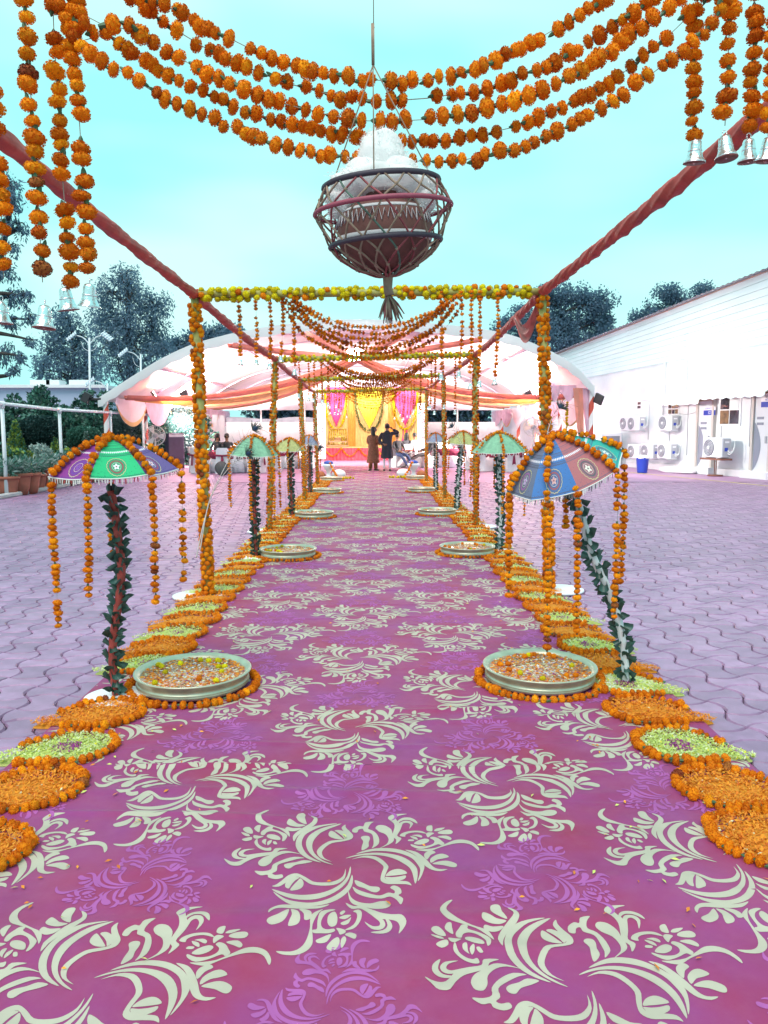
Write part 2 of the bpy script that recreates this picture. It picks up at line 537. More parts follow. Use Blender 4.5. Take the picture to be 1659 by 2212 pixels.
def motif(smooth):
    polys = []
    for P in ARM:
        Q = [(mk_pt(*p) - c0) for p in P]
        if smooth: Q = catmull(Q, 3, True)
        polys.append([(q.x, q.y) for q in Q])
    V, F, lv = [], [], []
    for rot in range(3):
        c, s = math.cos(rot * 2 * PI / 3), math.sin(rot * 2 * PI / 3)
        for pi_, P in enumerate(polys):
            k = len(V)
            pts = [Vector((x * c - y * s, x * s + y * c, 0)) for x, y in P]
            V += [(p.x, p.y) for p in pts]
            lv += [(pi_ + 27 * rot) * 0.000008] * len(pts)
            for t in tessellate_polygon([pts]):
                a, b, d = t
                n = (pts[b] - pts[a]).cross(pts[d] - pts[a]).z
                F.append((k + a, k + b, k + d) if n > 0 else (k + a, k + d, k + b))
    return np.array(V), np.array(F), np.array(lv)
MOT = [motif(True), motif(False)]
PITCH_X, PITCH_Y = 0.705, 1.25
for nm, mat, half, sc, flip in (('cream_print', m_cream, 0.0, 1.0, 1), ('mauve_print', m_mauve, 0.43, 0.56, -1)):
    Vs, Fs, k = [], [], 0
    for ci in range(-4, 5):
        for cj in range(-3, 34):
            cx = c0.x + ci * PITCH_X
            cy = c0.y + (cj + (0.5 if ci % 2 else 0.0) + half) * PITCH_Y
            if not (CARPET_Y0 - .4 < cy < CARPET_Y1 + .2): continue
            V, F, lv = MOT[0 if cy < 7 else 1]
            v = V * sc * flip + np.array([cx, cy])
            ok = (v[:, 0] > CX0 + .004) & (v[:, 0] < CX1 - .004) & (v[:, 1] > CARPET_Y0 + .01) & (v[:, 1] < CARPET_Y1 - .01)
            f = F[ok[F].all(1)]
            z = carpet_z(v[:, 0], v[:, 1]) + 0.0010 + lv + (0.003 if cy > 12 else 0)
            Vs.append(np.column_stack([v, z])); Fs.append(f + k); k += len(v)
    me = np_mesh(nm, np.concatenate(Vs), np.concatenate(Fs), mat, smooth=True)
    tag(put(nm, me, carpet), kind='stuff')
# petals fallen on the carpet
mb = MB()
for _ in range(420):
    x = R.choice([R.uniform(-1.6, 1.6), R.uniform(-1.6, -0.9), R.uniform(.9, 1.6)]); y = R.uniform(1.9, 13) if R.random() < .75 else R.uniform(1.9, 5)
    a = R.uniform(0, 2 * PI); l = R.uniform(.008, .018); w = l * .35
    z = float(carpet_z(x, y)) + .008
    dx, dy = Vector((math.cos(a) * l, math.sin(a) * l, 0)), Vector((-math.sin(a) * w, math.cos(a) * w, 0))
    p = Vector((x, y, z))
    mb.add([p - dx, p - dy + Vector((0, 0, .004)), p + dx, p + dy], [(0, 1, 2, 3)], R.choice([0, 0, 0, 1]))
tag(mb.build('fallen_petals', [M('petal_loose_orange', (.7, .22, .02), .7, island=.3), M('petal_loose_lime', (.62, .66, .16), .7)]), 'scattered orange and lime petals lying on the purple carpet', 'petals', kind='stuff')
# ================================================================== MARIGOLDS
def ico(sub):
    import bmesh
    bm = bmesh.new()
    bmesh.ops.create_icosphere(bm, subdivisions=sub, radius=1.0)
    V = [v.co.copy() for v in bm.verts]
    F = [tuple(v.index for v in f.verts) for f in bm.faces]
    bm.free()
    return V, F
def marigold(seed, petals, sub, calyx=True, flat=0.74):
    """Unit pom-pom threaded along z; faces as triangles; last ones green."""
    r = random.Random(seed)
    V, F, mi = [], [], []
    iv, jf = ico(sub)
    lump = [(Vector((r.gauss(0, 1), r.gauss(0, 1), r.gauss(0, 1))).normalized(), r.uniform(-.16, .1)) for _ in range(5)]
    def rad_(d):
        return 1.0 + sum(a * max(0, d.dot(q)) ** 3 for q, a in lump)
    for p in iv:
        q = p * 0.87 * rad_(p) * r.uniform(.95, 1.04)
        V.append(Vector((q.x, q.y, q.z * flat)))
    F += list(jf); mi += [0] * len(jf)
    ga = PI * (3 - math.sqrt(5))
    for i in range(petals):
        z = 1 - 2 * (i + .5) / petals
        a = i * ga + r.uniform(-.3, .3)
        d = Vector((math.sqrt(1 - z * z) * math.cos(a), math.sqrt(1 - z * z) * math.sin(a), z))
        t = d.cross(Vector((r.gauss(0, 1), r.gauss(0, 1), r.gauss(0, 1)))).normalized()
        u = d.cross(t)
        R_ = rad_(d)
        w = r.uniform(.12, .20) * (1.9 if petals < 50 else 1.0)
        lift = r.uniform(.94, 1.05) * R_
        k = len(V)
        for q in (d * .80 * R_ - u * .05, d * lift * .97 + t * w - u * .03, d * lift * 1.0 + u * r.uniform(.03, .13), d * lift * .97 - t * w + u * .03):
            V.append(Vector((q.x, q.y, q.z * flat)))
        F += [(k, k + 1, k + 2), (k, k + 2, k + 3)]; mi += [0, 0]
    if calyx:
        k = len(V); n = 5
        for rr_, zz in ((.30, -.60 * flat / .74), (.22, -.95), (.07, -1.22)):
            for j in range(n):
                a = 2 * PI * j / n
                V.append(Vector((rr_ * math.cos(a), rr_ * math.sin(a), zz)))
        for lv in range(2):
            for j in range(n):
                a, b = k + lv * n + j, k + lv * n + (j + 1) % n
                F += [(a, b, b + n), (a, b + n, a + n)]; mi += [1, 1]
    return V, F, mi
HI = [marigold(s, 130, 2) for s in (1, 2, 3, 4)]
HI_NC = [marigold(s, 90, 2, False, .88) for s in (5, 6)]
MID = [marigold(s, 34, 1) for s in (7, 8)]
LO = [marigold(s, 16, 1) for s in (9, 10)]
VLO = [marigold(s, 7, 1, False) for s in (11, 12)]
_mm = {}
def mari_mesh(kind, var, col):
    key = (kind, var, col)
    if key not in _mm:
        V, F, mi = {'hi': HI, 'nc': HI_NC, 'mid': MID}[kind][var]
        _mm[key] = MB().add(V, F, mi).mesh('marigold', [MARI[col], m_calyx])
    return _mm[key]
def frame_of(t, spin):
    z = t.normalized()
    x = z.cross(Vector((.3, .9, .31))).normalized()
    y = z.cross(x)
    c, s = math.cos(spin), math.sin(spin)
    return Matrix((x * c + y * s, y * c - x * s, z)).transposed()
def colour(mix):
    q = R.random(); a = 0
    for i, w in mix:
        a += w
        if q < a: return i
    return mix[0][0]
MIX_O = [(0, .77), (1, .12), (2, .095), (4, .015)]
MIX_A = [(0, .55), (2, .36), (1, .07), (4, .02)]
MIX_Y = [(3, 1.0)]
MIX_YO = [(3, .8), (0, .12), (1, .08)]
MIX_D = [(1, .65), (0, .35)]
def flowers(parent, lst, lod):
    """lst: (pos, axis, radius, colour). 'hi'/'nc'/'mid': one object each; 'lo'/'vlo': one joined part."""
    if lod in ('hi', 'nc', 'mid'):
        nv = {'hi': 4, 'nc': 2, 'mid': 2}[lod]
        inv = WORLD_INV.get(parent.name)
        for p, t, r, c in lst:
            o = bpy.data.objects.new('marigold', mari_mesh(lod, R.randrange(nv), c))
            COL.objects.link(o)
            o.parent = parent
            if inv is not None: o.matrix_parent_inverse = inv
            o.location = p
            tj = (t + Vector((R.gauss(0, .16), R.gauss(0, .16), R.gauss(0, .16)))).normalized()
            o.rotation_euler = frame_of(tj, R.uniform(0, 6.28)).to_euler()
            k = R.uniform(.9, 1.1)
            o.scale = (r * k, r * R.uniform(.9, 1.1), r * R.uniform(.85, 1.15))
        return
    T = LO if lod == 'lo' else VLO
    Vs, Fs, Ms, k = [], [], [], 0
    tv = [np.array([tuple(v) for v in t[0]]) for t in T]
    tf = [np.array(t[1]) for t in T]
    tm = [np.array(t[2]) for t in T]
    for p, t, r, c in lst:
        i = R.randrange(len(T))
        tj = (t + Vector((R.gauss(0, .15), R.gauss(0, .15), R.gauss(0, .15)))).normalized()
        m = np.array(frame_of(tj, R.uniform(0, 6.28)))
        s = np.array([r * R.uniform(.9, 1.1), r * R.uniform(.9, 1.1), r * R.uniform(.85, 1.15)])
        Vs.append((tv[i] * s) @ m.T + np.array(p)); Fs.append(tf[i] + k); k += len(tv[i])
        Ms.append(np.where(tm[i] == 1, 5, c))
    if not Vs: return
    me = np_mesh('flower_heads', np.concatenate(Vs), np.concatenate(Fs), MARI, np.concatenate(Ms))
    o = put('flower_heads', me, parent)
    tag(o, kind='stuff')
def strung(P, r, mix, gap=1.5, miss=.06, jit=.12):
    """flowers threaded along the polyline P; gap = spacing in flower radii"""
    out = []
    for p, t in walk(P, lambda: r * gap * R.uniform(.85, 1.25)):
        if R.random() < miss: continue
        q = R.uniform(.8, 1.15) * r
        out.append((p + Vector((R.gauss(0, 1), R.gauss(0, 1), R.gauss(0, 1))) * r * jit, t if R.random() < .85 else -t, q, colour(mix)))
    return out
def garland(name, P, r, mix, lod, label, group, cat='garland', gap=1.5, miss=.06, thread=True):
    P = [Vector(p) for p in P]
    if lod in ('hi', 'mid'):
        rt = .0012
    else: rt = .0016
    mb = MB()
    Q = [p for p, _ in walk(P, .08)] + [P[-1]]
    mb.tube(Q, rt, 4, 0, True)
    o = tag(mb.build(name, m_thread), label, cat, group)
    flowers(o, strung(P, r, mix, gap, miss), lod)
    return o

# ------------------------------------------------------------------ silver bell
def bell_mesh():
    mb = MB()
    prof = [(.0001, .105), (.012, .104), (.022, .100), (.027, .090), (.0285, .075), (.031, .050), (.035, .030), (.043, .012), (.050, .004), (.051, 0.0)]
    mb.lathe(prof, 20, (0, 0, 0), 0)
    mb.lathe([(.051, 0.0), (.0475, .001), (.040, .012), (.031, .035), (.026, .075), (.0001, .095)], 20, (0, 0, -.0004), 1)
    a = [(.010 * math.cos(t), 0, .116 + .013 * math.sin(t)) for t in [2 * PI * k / 10 for k in range(11)]]
    mb.tube(a, .0022, 5, 0)
    mb.lathe([(.0305, .056), (.033, .054), (.0325, .051), (.0315, .049)], 20, (0, 0, 0), 0)
    mb.lathe([(.0475, .0085), (.0500, .007), (.0495, .0045)], 20, (0, 0, 0), 0)
    return mb.mesh('bell', [m_steel, m_bell_in])
BELL = bell_mesh()
cl = MB()
cl.tube([(0, 0, .08), (0, 0, .012)], .002, 5); cl.ball((0, 0, .006), .008, 8, 6)
CLAP = cl.mesh('clapper', m_steel)
def bell(p, label, group, sc=1.0):
    o = bpy.data.objects.new('bell', BELL); COL.objects.link(o)
    o.location = Vector(p) - Vector((0, 0, .125 * sc)); o.scale = (sc,) * 3
    o.rotation_euler = (R.uniform(-.14, .14), R.uniform(-.14, .14), R.uniform(0, 6))
    tag(o, label, 'bell', group)
    if sc > .45:
        c = bpy.data.objects.new('clapper', CLAP); COL.objects.link(c); c.parent = o
    return o
# ================================================================== MARIGOLD FRAMES over the walk
ORD = ['nearest overhead frame', 'first full frame', 'second full frame', 'third full frame', 'farthest frame under the tent']
# measured: base left, base right, top left, top right
PY = [1.98]
post = [None]
for bl, br_, tl, tr in (((450, 1290), (1187, 1277), (420, 636), (1172, 630)), ((581, 1150), (1028, 1139), (595, 776), (1027, 766)),
                        ((659, 1085), (961, 1078), (648, 820), (958, 811)), ((686, 1049), (921, 1042), (679, 846), (921, 840))):
    B = [gr(*bl), gr(*br_)]
    T = [at(*tl, B[0].y), at(*tr, B[1].y)]
    post.append((B, T))
    PY.append((B[0].y + B[1].y) / 2)
T0 = [Vector((-1.66, PY[0], 2.93)), Vector((1.66, PY[0], 2.95))]
B0 = [Vector((-1.70, PY[0], 0)), Vector((1.72, PY[0], 0))]
post[0] = (B0, T0)
SIDE = ['left', 'right']
FL_R = [.024, .024, .024, .026, .026]
def ring_flowers(a, b, core, r, mix, step, per, twist=0.9, miss=.12):
    a, b = Vector(a), Vector(b)
    ax = (b - a).normalized()
    x = ax.cross(Vector((.2, 1, .3))).normalized(); y = ax.cross(x)
    L = (b - a).length
    n = int(L / step)
    out = []
    for i in range(n):
        for k in range(per):
            if R.random() < miss: continue
            th = 2 * PI * k / per + i * twist + R.uniform(-.3, .3)
            d = x * math.cos(th) + y * math.sin(th)
            rr_ = r * R.uniform(.8, 1.15)
            out.append((a + ax * (step * (i + R.uniform(.2, .8))) + d * (core + rr_ * .35), d, rr_, colour(mix)))
    return out
for k in range(5):
    B, T = post[k]
    lod = 'nc' if k == 1 else 'lo' if k == 2 else 'vlo'
    for s in (0, 1):
        mb = MB()
        mb.tube([B[s] - Vector((0, 0, 0)), B[s].lerp(T[s], .5) + Vector((.012 * (1 - 2 * s), 0, 0)), T[s]], .036, 10, 0)
        o = tag(mb.build('garland_post', m_wrap), '%s post of the %s, wound with orange marigolds' % (SIDE[s], ORD[k]), 'post', 'marigold posts of the walkway frames')
        if k > 0:
            fl = ring_flowers(B[s] + Vector((0, 0, .03)), T[s] - Vector((0, 0, .03)), .036, .028, MIX_A if k < 3 else MIX_O, .046 if k == 1 else .05, 5, .55)
            fl = sorted(fl, key=lambda q: q[0].y)
            if k == 1: fl = [q for q in fl][:300]
            flowers(o, fl, lod)
        # pale foot dish under the post
        d = MB().lathe([(.0001, .014), (.20, .014), (.225, .022), (.235, .018), (.235, .002), (.0001, .002)], 28, (B[s].x + (.10 if s else -.10), B[s].y, .004))
        if k in (1, 2): d.build('foot_dish', m_white, o)
    if k > 0:
        mb = MB().tube([T[0], T[1]], .034, 8, 0)
        o = tag(mb.build('flower_crossbar', m_wrap), 'crossbar of the %s, covered with yellow marigolds' % ORD[k], 'crossbar', 'yellow crossbars of the walkway frames')
        fl = ring_flowers(T[0] + Vector((.05, 0, 0)), T[1] - Vector((.05, 0, 0)), .034, .032, MIX_YO, .066 if k == 1 else .072, 5, .7)
        flowers(o, fl[:300], lod)
    else:
        mb = MB().tube([T[0], T[1]], .034, 8, 0)
        tag(mb.build('flower_crossbar', m_wrap), 'bare overhead bar of the nearest frame, above the picture', 'crossbar', 'yellow crossbars of the walkway frames')

# swags of the nearest frame, traced one by one
SW = [
 [(197,117),(273,160),(357,213),(443,253),(540,290),(570,302),(666,328),(746,340),(886,348),(1010,345),(1086,327),(1123,317),(1216,280),(1319,223),(1429,143),(1533,62),(1568,-30),(1585,-150)],
 [(167,90),(217,65),(250,90),(317,133),(377,170),(448,203),(530,238),(603,263),(663,275),(726,290),(793,300),(886,303),(963,302),(1043,290),(1100,277),(1133,267),(1266,210),(1319,177),(1399,117),(1479,43),(1540,-30),(1560,-150)],
 [(150,-100),(172,20),(190,47),(287,63),(323,87),(382,123),(447,157),(507,187),(570,212),(636,230),(676,240),(756,257),(826,262),(923,258),(993,248),(1086,223),(1143,203),(1233,163),(1316,113),(1359,75),(1396,50),(1443,13),(1520,-60),(1550,-150)],
 [(200,-150),(260,-40),(320,22),(362,53),(420,90),(480,122),(538,147),(605,175),(636,183),(703,203),(766,213),(856,217),(916,213),(1000,200),(1060,190),(1113,167),(1179,147),(1206,130),(1256,103),(1306,70),(1346,40),(1386,17),(1450,-50),(1500,-150)],
 [(190,-150),(250,-30),(367,13),(393,27),(430,50),(460,67),(517,93),(570,120),(633,143),(690,157),(750,170),(810,173),(873,175),(933,172),(993,157),(1046,140),(1100,113),(1129,103),(1186,70),(1233,43),(1283,13),(1320,-15),(1400,-90),(1450,-150)],
]
SW[0] = [(120,-150),(128,-20),(150,60)] + SW[0]
SW[1] = [(105,-150),(112,-40),(140,40)] + SW[1]
for i, P in enumerate(SW):
    y = PY[0] + (-.05, .04, -.02, .05, .0)[i]
    Q = catmull([at(u, v, y + .03 * math.sin(j * 1.3 + i)) for j, (u, v) in enumerate(P)], 6)
    nm = ['lowest', 'second lowest', 'middle', 'second highest', 'highest'][i]
    garland('marigold_swag', Q, (.0200, .0205, .0225, .0208, .0200)[i], MIX_O, 'hi', '%s of the five marigold swags across the top of the picture' % nm, 'swags of the nearest frame', gap=1.46, miss=.03)
# strings with bells under the nearest frame, traced
STR0 = [
 ([(-40,-150),(-20,200),(0,420),(8,600)], 'left', 'cut by the left picture edge', (0, 640)),
 ([(42,-150),(50,0),(58,80),(66,200),(75,320),(84,470),(92,610)], 'left', 'first of three close together', (92, 648)),
 ([(108,-150),(116,60),(124,200),(132,340),(142,470),(155,615)], 'left', 'middle of three close together', (146, 612)),
 ([(150,-150),(158,60),(166,180),(174,300),(183,440),(190,592)], 'left', 'last of three close together', (190, 603)),
 ([(1512,-150),(1506,0),(1502,120),(1498,200),(1496,290)], 'right', 'leftmost above the red rail', (1502, 292)),
 ([(1585,-150),(1577,0),(1574,100),(1570,190),(1566,272)], 'right', 'second from the left above the red rail', (1572, 280)),
 ([(1636,-150),(1630,0),(1628,120),(1626,210),(1622,275)], 'right', 'third from the left above the red rail', (1620, 290)),
 ([(1690,-150),(1676,0),(1668,120),(1664,200),(1658,285)], 'right', 'cut by the right picture edge', (1657, 288)),
]
for i, (P, sd, wh, bp) in enumerate(STR0):
    y = PY[0] + (.02, -.06, .04, -.02, .03, -.03, .05, 0)[i]
    Q = catmull([at(u, v, y) for u, v in P], 6)
    garland('marigold_string', Q, (.027, .0245, .0245, .0232, .0205, .023, .023, .0225)[i], [(0, .6), (2, .25), (1, .1), (4, .05)] if sd == 'left' else MIX_O, 'hi',
            'hanging marigold string at the upper %s, %s' % (sd, wh), 'bell strings of the nearest frame', gap=1.45, miss=.07)
    bq = at(bp[0], bp[1], y)
    bell(bq, 'silver bell under the upper %s string, %s' % (sd, wh), 'silver bells of the nearest frame', .54)
# swags and strings of the further frames
for k in range(1, 5):
    B, T = post[k]
    lod = 'mid' if k == 1 else 'lo' if k == 2 else 'vlo'
    cx = (T[0].x + T[1].x) / 2
    zt = (T[0].z + T[1].z) / 2
    y0 = PY[k]
    r = .0255 if k < 3 else .027
    for i in range(7):
        xl, xr = cx - .80 + R.uniform(-.08, .1), cx + .78 + R.uniform(-.1, .08)
        dz = (.0, .01, .03, .06, .10, .14, .18)[i] * (1, .6, .5, .8)[k - 1]
        low = ((.33, .60), (.26, .43), (.18, .38), (.10, .50))[k - 1]
        sag = low[0] + (low[1] - low[0]) * i / 6 - dz - .04 + R.uniform(-.015, .015)
        skew = R.uniform(-.15, .15)
        P = []
        for q in range(25):
            t = q / 24
            w = 4 * t * (1 - t) * (1 + skew * (t - .5))
            P.append(Vector((xl + (xr - xl) * t, y0 + (i - 3) * .03 + .02 * math.sin(q), zt - .04 - dz * min(1, min(t, 1 - t) * 6 + .35) - sag * w)))
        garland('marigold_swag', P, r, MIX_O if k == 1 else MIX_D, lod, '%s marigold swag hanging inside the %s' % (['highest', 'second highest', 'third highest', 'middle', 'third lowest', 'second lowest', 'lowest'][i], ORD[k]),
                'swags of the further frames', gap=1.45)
    for s in (0, 1):
        for i in range(5):
            x = cx + (-1 if s == 0 else 1) * ((1.22, 1.10, .98, .86, .76)[i] if s == 0 else (1.18, 1.02, .90, .80, .66)[i]) + R.uniform(-.03, .03)
            L = (.60, .58, .62, .60, .66)[i] + (R.uniform(-.05, .05) if s == 0 else R.uniform(0.0, .22))
            yy_ = y0 + R.uniform(-.08, .08)
            P = [Vector((x, yy_, zt)), Vector((x + .01, yy_, zt - L * .5)), Vector((x + R.uniform(-.02, .02), yy_, zt - L))]
            wh = ['outermost', 'second from the post', 'middle', 'second from the swags', 'innermost'][i]
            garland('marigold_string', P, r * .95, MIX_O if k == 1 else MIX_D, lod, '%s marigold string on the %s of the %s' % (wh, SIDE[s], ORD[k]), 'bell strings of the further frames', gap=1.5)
            bell(P[-1], '%s silver bell on the %s of the %s' % (wh, SIDE[s], ORD[k]), 'silver bells of the further frames', .58 if k < 3 else .62)

# ------------------------------------------------------------------ side rails wrapped in twisted red satin
rail_names = ['from the picture edge to the first full frame', 'from the first to the second full frame', 'from the second to the third full frame', 'from the third full frame into the tent']
for k in range(4):
    for s in (0, 1):
        a, b = post[k][1][s], post[k + 1][1][s]
        a = a + (b - a).normalized() * .02
        n = 150 if k == 0 else 80
        P = []
        for i in range(n + 1):
            t = i / n
            P.append(a.lerp(b, t) + Vector((0, 0, -(.03 if k else .02) * 4 * t * (1 - t))))
        tw = (1.2 if s == 0 else 3.6) if k == 0 else 3.4
        rr_ = [.041 * (1 + .10 * math.sin(i * .31 + k) + .05 * math.sin(i * 1.1)) * (1.25 if i < n * .08 and k else 1) for i in range(n + 1)]
        amp = .05 if (k == 0 and s == 0) else .11
        def fold(i, an, tw=tw, n=n, amp=amp):
            q = an * 5 + tw * 5 * 2 * PI * i / n
            return 1 + amp * math.sin(q) + amp * .45 * math.sin(2 * q + 1.3 + i * .05)
        o = MB().tube(P, rr_, 40, 0, True, True, fold).build('fabric_rail', m_red_cloth)
        tag(o, '%s overhead rail wrapped in red satin, %s' % (SIDE[s], rail_names[k]), 'rail', 'red wrapped rails over the walk')
# loose end of the satin behind the right post of the first full frame
a = post[1][1][1]
rows = []
for i in range(13):
    t = i / 12
    c = a + Vector((-.02 - .06 * t, .06 + .9 * t, -.03 - .20 * math.sin(PI * t) * .9 - .05 * t))
    w = .05 + .13 * math.sin(PI * min(1, t * 1.15))
    rows.append([c + Vector((-.02 * math.sin(j * 1.9 + t * 3), 0, -w * j / 6 - .012 * math.sin(j * 2.4))) for j in range(7)])
tag(MB().sheet(rows, (.006, 0, 0)).build('hanging_cloth', M('red_satin_loose', (.50, .10, .09), .5, noise=(9, .25))), 'loose fold of red satin drooping behind the right post of the first full frame', 'cloth')

# ================================================================== CLAY POT in a net basket
m_clay = M('terracotta_pot', (.16, .060, .050), .7, noise=(14, .25), bump=(40, .2, .004))
m_paint = M('white_paint', (.62, .60, .62), .7)
m_cotton = M('cotton_wool', (.97, .97, .97), .95, bump=(60, .35, .008), trans=.4)
m_cane_dark = M('dark_cane', (.045, .035, .055), .6, bump=(80, .4, .004))
m_cane_red = M('red_cane', (.30, .06, .10), .6, bump=(80, .4, .004))
m_jute = M('jute', (.27, .19, .14), .85, noise=(30, .35), bump=(90, .4, .004))
m_jute_red = M('jute_red', (.26, .06, .07), .85, noise=(30, .35))
m_jute_green = M('jute_green', (.08, .14, .11), .85, noise=(30, .3))
YB = 1.90
K = YB / FOC
bc = at(830, 490, YB)
def tilt(p):                                    # the whole basket hangs a little askew
    return Matrix.Rotation(rad(-4.5), 3, 'Y') @ Matrix.Rotation(rad(5), 3, 'X') @ Vector(p)
basket = empty('hanging_basket', bc)
tag(basket, 'net basket of jute and cane hanging from a cord above the walk', 'basket')
def ring(r, z, n=48):
    return [bc + tilt((r * math.cos(2 * PI * i / n), r * math.sin(2 * PI * i / n), z)) for i in range(n + 1)]
r_top, z_top = 119 * K, 82 * K
r_mid, z_mid = 142 * K, 32 * K
r_low, z_low = 116 * K, -34 * K
z_bot = -100 * K
MB().tube(ring(r_top, z_top), .0064, 8, cap=False).build('hoop', m_cane_dark, basket)
MB().tube(ring(r_mid, z_mid), .0054, 8, cap=False).build('hoop', m_cane_red, basket)
MB().tube(ring(r_low, z_low), .0060, 8, cap=False).build('hoop', m_cane_dark, basket)
levels = [(r_top, z_top), ((r_top + r_mid) / 2 * 1.0, (z_top + z_mid) / 2), (r_mid, z_mid), ((r_mid + r_low) / 2, (z_mid + z_low) / 2), (r_low, z_low),
          (r_low * .84, z_low - 24 * K), (r_low * .55, z_low - 48 * K), (r_low * .22, z_bot + 4 * K), (.008, z_bot)]
NS = 16
for par in (0, 1):
    for kx in range(NS):
        P = []
        for li, (r_, z_) in enumerate(levels):
            a = 2 * PI * (kx + (.5 * li if par else -.5 * li)) / NS
            P.append(bc + tilt((r_ * math.cos(a), r_ * math.sin(a), z_ + R.uniform(-.003, .003))))
        mt = R.choice([m_jute, m_jute, m_jute, m_jute_red, m_jute_green])
        MB().tube(catmull(P, 3), .0025, 5).build('net_cord', mt, basket)
nk = MB()
for li, (r_, z_) in enumerate(levels[:-2]):
    for kx in range(NS):
        a = 2 * PI * (kx + .5 * li) / NS
        nk.ball(bc + tilt((r_ * math.cos(a), r_ * math.sin(a), z_)), .0048, 6, 4)
tag(nk.build('knots', m_jute, basket), kind='stuff')
# tassel
p0 = bc + tilt((0, 0, z_bot))
MB().tube([p0 + Vector((0, 0, .012)), p0, p0 - Vector((0, 0, .03)), p0 - Vector((-.004, 0, .045))], [.012, .013, .011, .012], 10).build('tassel_knot', m_jute, basket)
tb = MB()
for i in range(46):
    a = R.uniform(0, 6.28); q = R.uniform(.002, .036) * (1 if R.random() < .85 else 1.3)
    e = p0 + Vector((.006 + q * math.cos(a), q * math.sin(a), -R.uniform(.085, .112)))
    tb.tube([p0 - Vector((0, 0, .04)), p0.lerp(e, .6) + Vector((0, 0, -.012)), e], [.0028, .0026, .0012], 4, R.choice([0, 0, 0, 1]))
tb.build('tassel', [m_jute, m_jute_red], basket)
# cords up to the bar
jt = at(806, 140, YB - .0)
top = Vector((jt.x + .0, PY[0], 2.95))
MB().tube([jt, jt + Vector((-.001, 0, .09)), at(807, 60, YB)], [.0042, .0045, .003], 6).build('cord', m_jute, basket)
MB().tube([at(807, 60, YB), top], .0012, 5).build('cord', m_thread, basket)
for (u, v), a in (((716, 415), None), ((812, 385), None), ((945, 410), None)):
    best = min(ring(r_top, z_top), key=lambda p: (proj(p)[0] - u) ** 2 + (proj(p)[1] - v) ** 2)
    MB().tube([jt, best], .0016, 5).build('cord', m_jute, basket)
# the pot and the cotton heaped in it
pot = empty('clay_pot', bc)
tag(pot, 'dark clay pot with white painted bands inside the hanging net basket', 'pot')
TM = Matrix.Rotation(rad(-3), 3, 'Y') @ Matrix.Rotation(rad(5), 3, 'X')
pp = [(.0001, -92), (30, -90), (62, -76), (90, -52), (100, -22), (98, 0), (90, 26), (68, 44), (50, 52), (46, 58), (52, 66), (60, 70), (58, 74), (44, 70), (40, 60), (.0001, 58)]
def prad(z):
    for (r0, a0), (r1, a1) in zip(pp, pp[1:]):
        if a0 <= z <= a1 and a1 > a0: return r0 + (r1 - r0) * (z - a0) / (a1 - a0)
    return 50
body = MB().lathe([(r * K, z * K) for r, z in pp], 40, bc, 0, True, TM)
body.build('pot_body', m_clay, pot)
bands = MB()
for z0, z1 in ((-34, -20), (27, 34)):
    bands.lathe([(prad(z0) * K + .0012, z0 * K), (prad((z0 + z1) / 2) * K + .0016, (z0 + z1) / 2 * K), (prad(z1) * K + .0012, z1 * K)], 48, bc, 0, True, TM)
zz = []
nz = 100
for i in range(nz + 1):
    a = 2 * PI * i / nz
    z = 11 + (12 if i % 2 else -11) + R.uniform(-3, 3)
    r_ = prad(z) * K + .0025
    zz.append(bc + TM @ Vector((r_ * math.cos(a), r_ * math.sin(a), z * K)))
bands.tube(zz, .0021, 4, 0, False)
bands.build('painted_bands', m_paint, pot)
ct = MB()
iv, jf = ico(4)
def cotton(c, s, seed):
    r_ = random.Random(seed)
    ph = [(Vector((r_.gauss(0, 1), r_.gauss(0, 1), r_.gauss(0, 1))).normalized(), r_.uniform(3, 7), r_.uniform(0, 6)) for _ in range(7)]
    vs = []
    for p in iv:
        w = 1 + sum(.022 * math.sin(d.dot(p) * f * 1.6 + o_) for d, f, o_ in ph)
        vs.append(c + Vector((p.x * s[0], p.y * s[1], p.z * s[2])) * w)
    ct.add(vs, jf, 0, True)
cotton(at(822, 360, YB), (50 * K, 45 * K, 72 * K), 1)
cotton(at(800, 385, YB), (56 * K, 50 * K, 46 * K), 8)
cotton(at(850, 380, YB), (50 * K, 50 * K, 44 * K), 9)
cotton(at(806, 322, YB), (24 * K, 24 * K, 30 * K), 10)
cotton(at(838, 345, YB), (34 * K, 30 * K, 36 * K), 11)
cotton(at(818, 335, YB), (36 * K, 34 * K, 50 * K), 2)
cotton(at(770, 405, YB), (55 * K, 60 * K, 36 * K), 3)
cotton(at(880, 405, YB), (58 * K, 60 * K, 34 * K), 4)
cotton(at(825, 400, YB), (92 * K, 88 * K, 34 * K), 5)
cotton(at(735, 440, YB), (28 * K, 46 * K, 30 * K), 6)
cotton(at(915, 432, YB), (26 * K, 46 * K, 30 * K), 7)
for _ in range(14000):                            # loose fibres that make the edge fuzzy
    b0 = Vector(ct.v[R.randrange(len(ct.v))])
    d0 = (b0 - at(822, 400, YB)).normalized() + Vector((R.gauss(0, .6), R.gauss(0, .6), R.gauss(0, .6)))
    s0 = Vector((R.gauss(0, 1), R.gauss(0, 1), R.gauss(0, 1))).normalized() * .0011
    if len(ct.f) < 90000: ct.add([b0 - s0, b0 + s0, b0 + d0 * R.uniform(.0025, .0065)], [(0, 1, 2)], 0)
tag(ct.build('cotton_heap', m_cotton), 'heap of white cotton wool spilling over the clay pot in the basket', 'cotton')
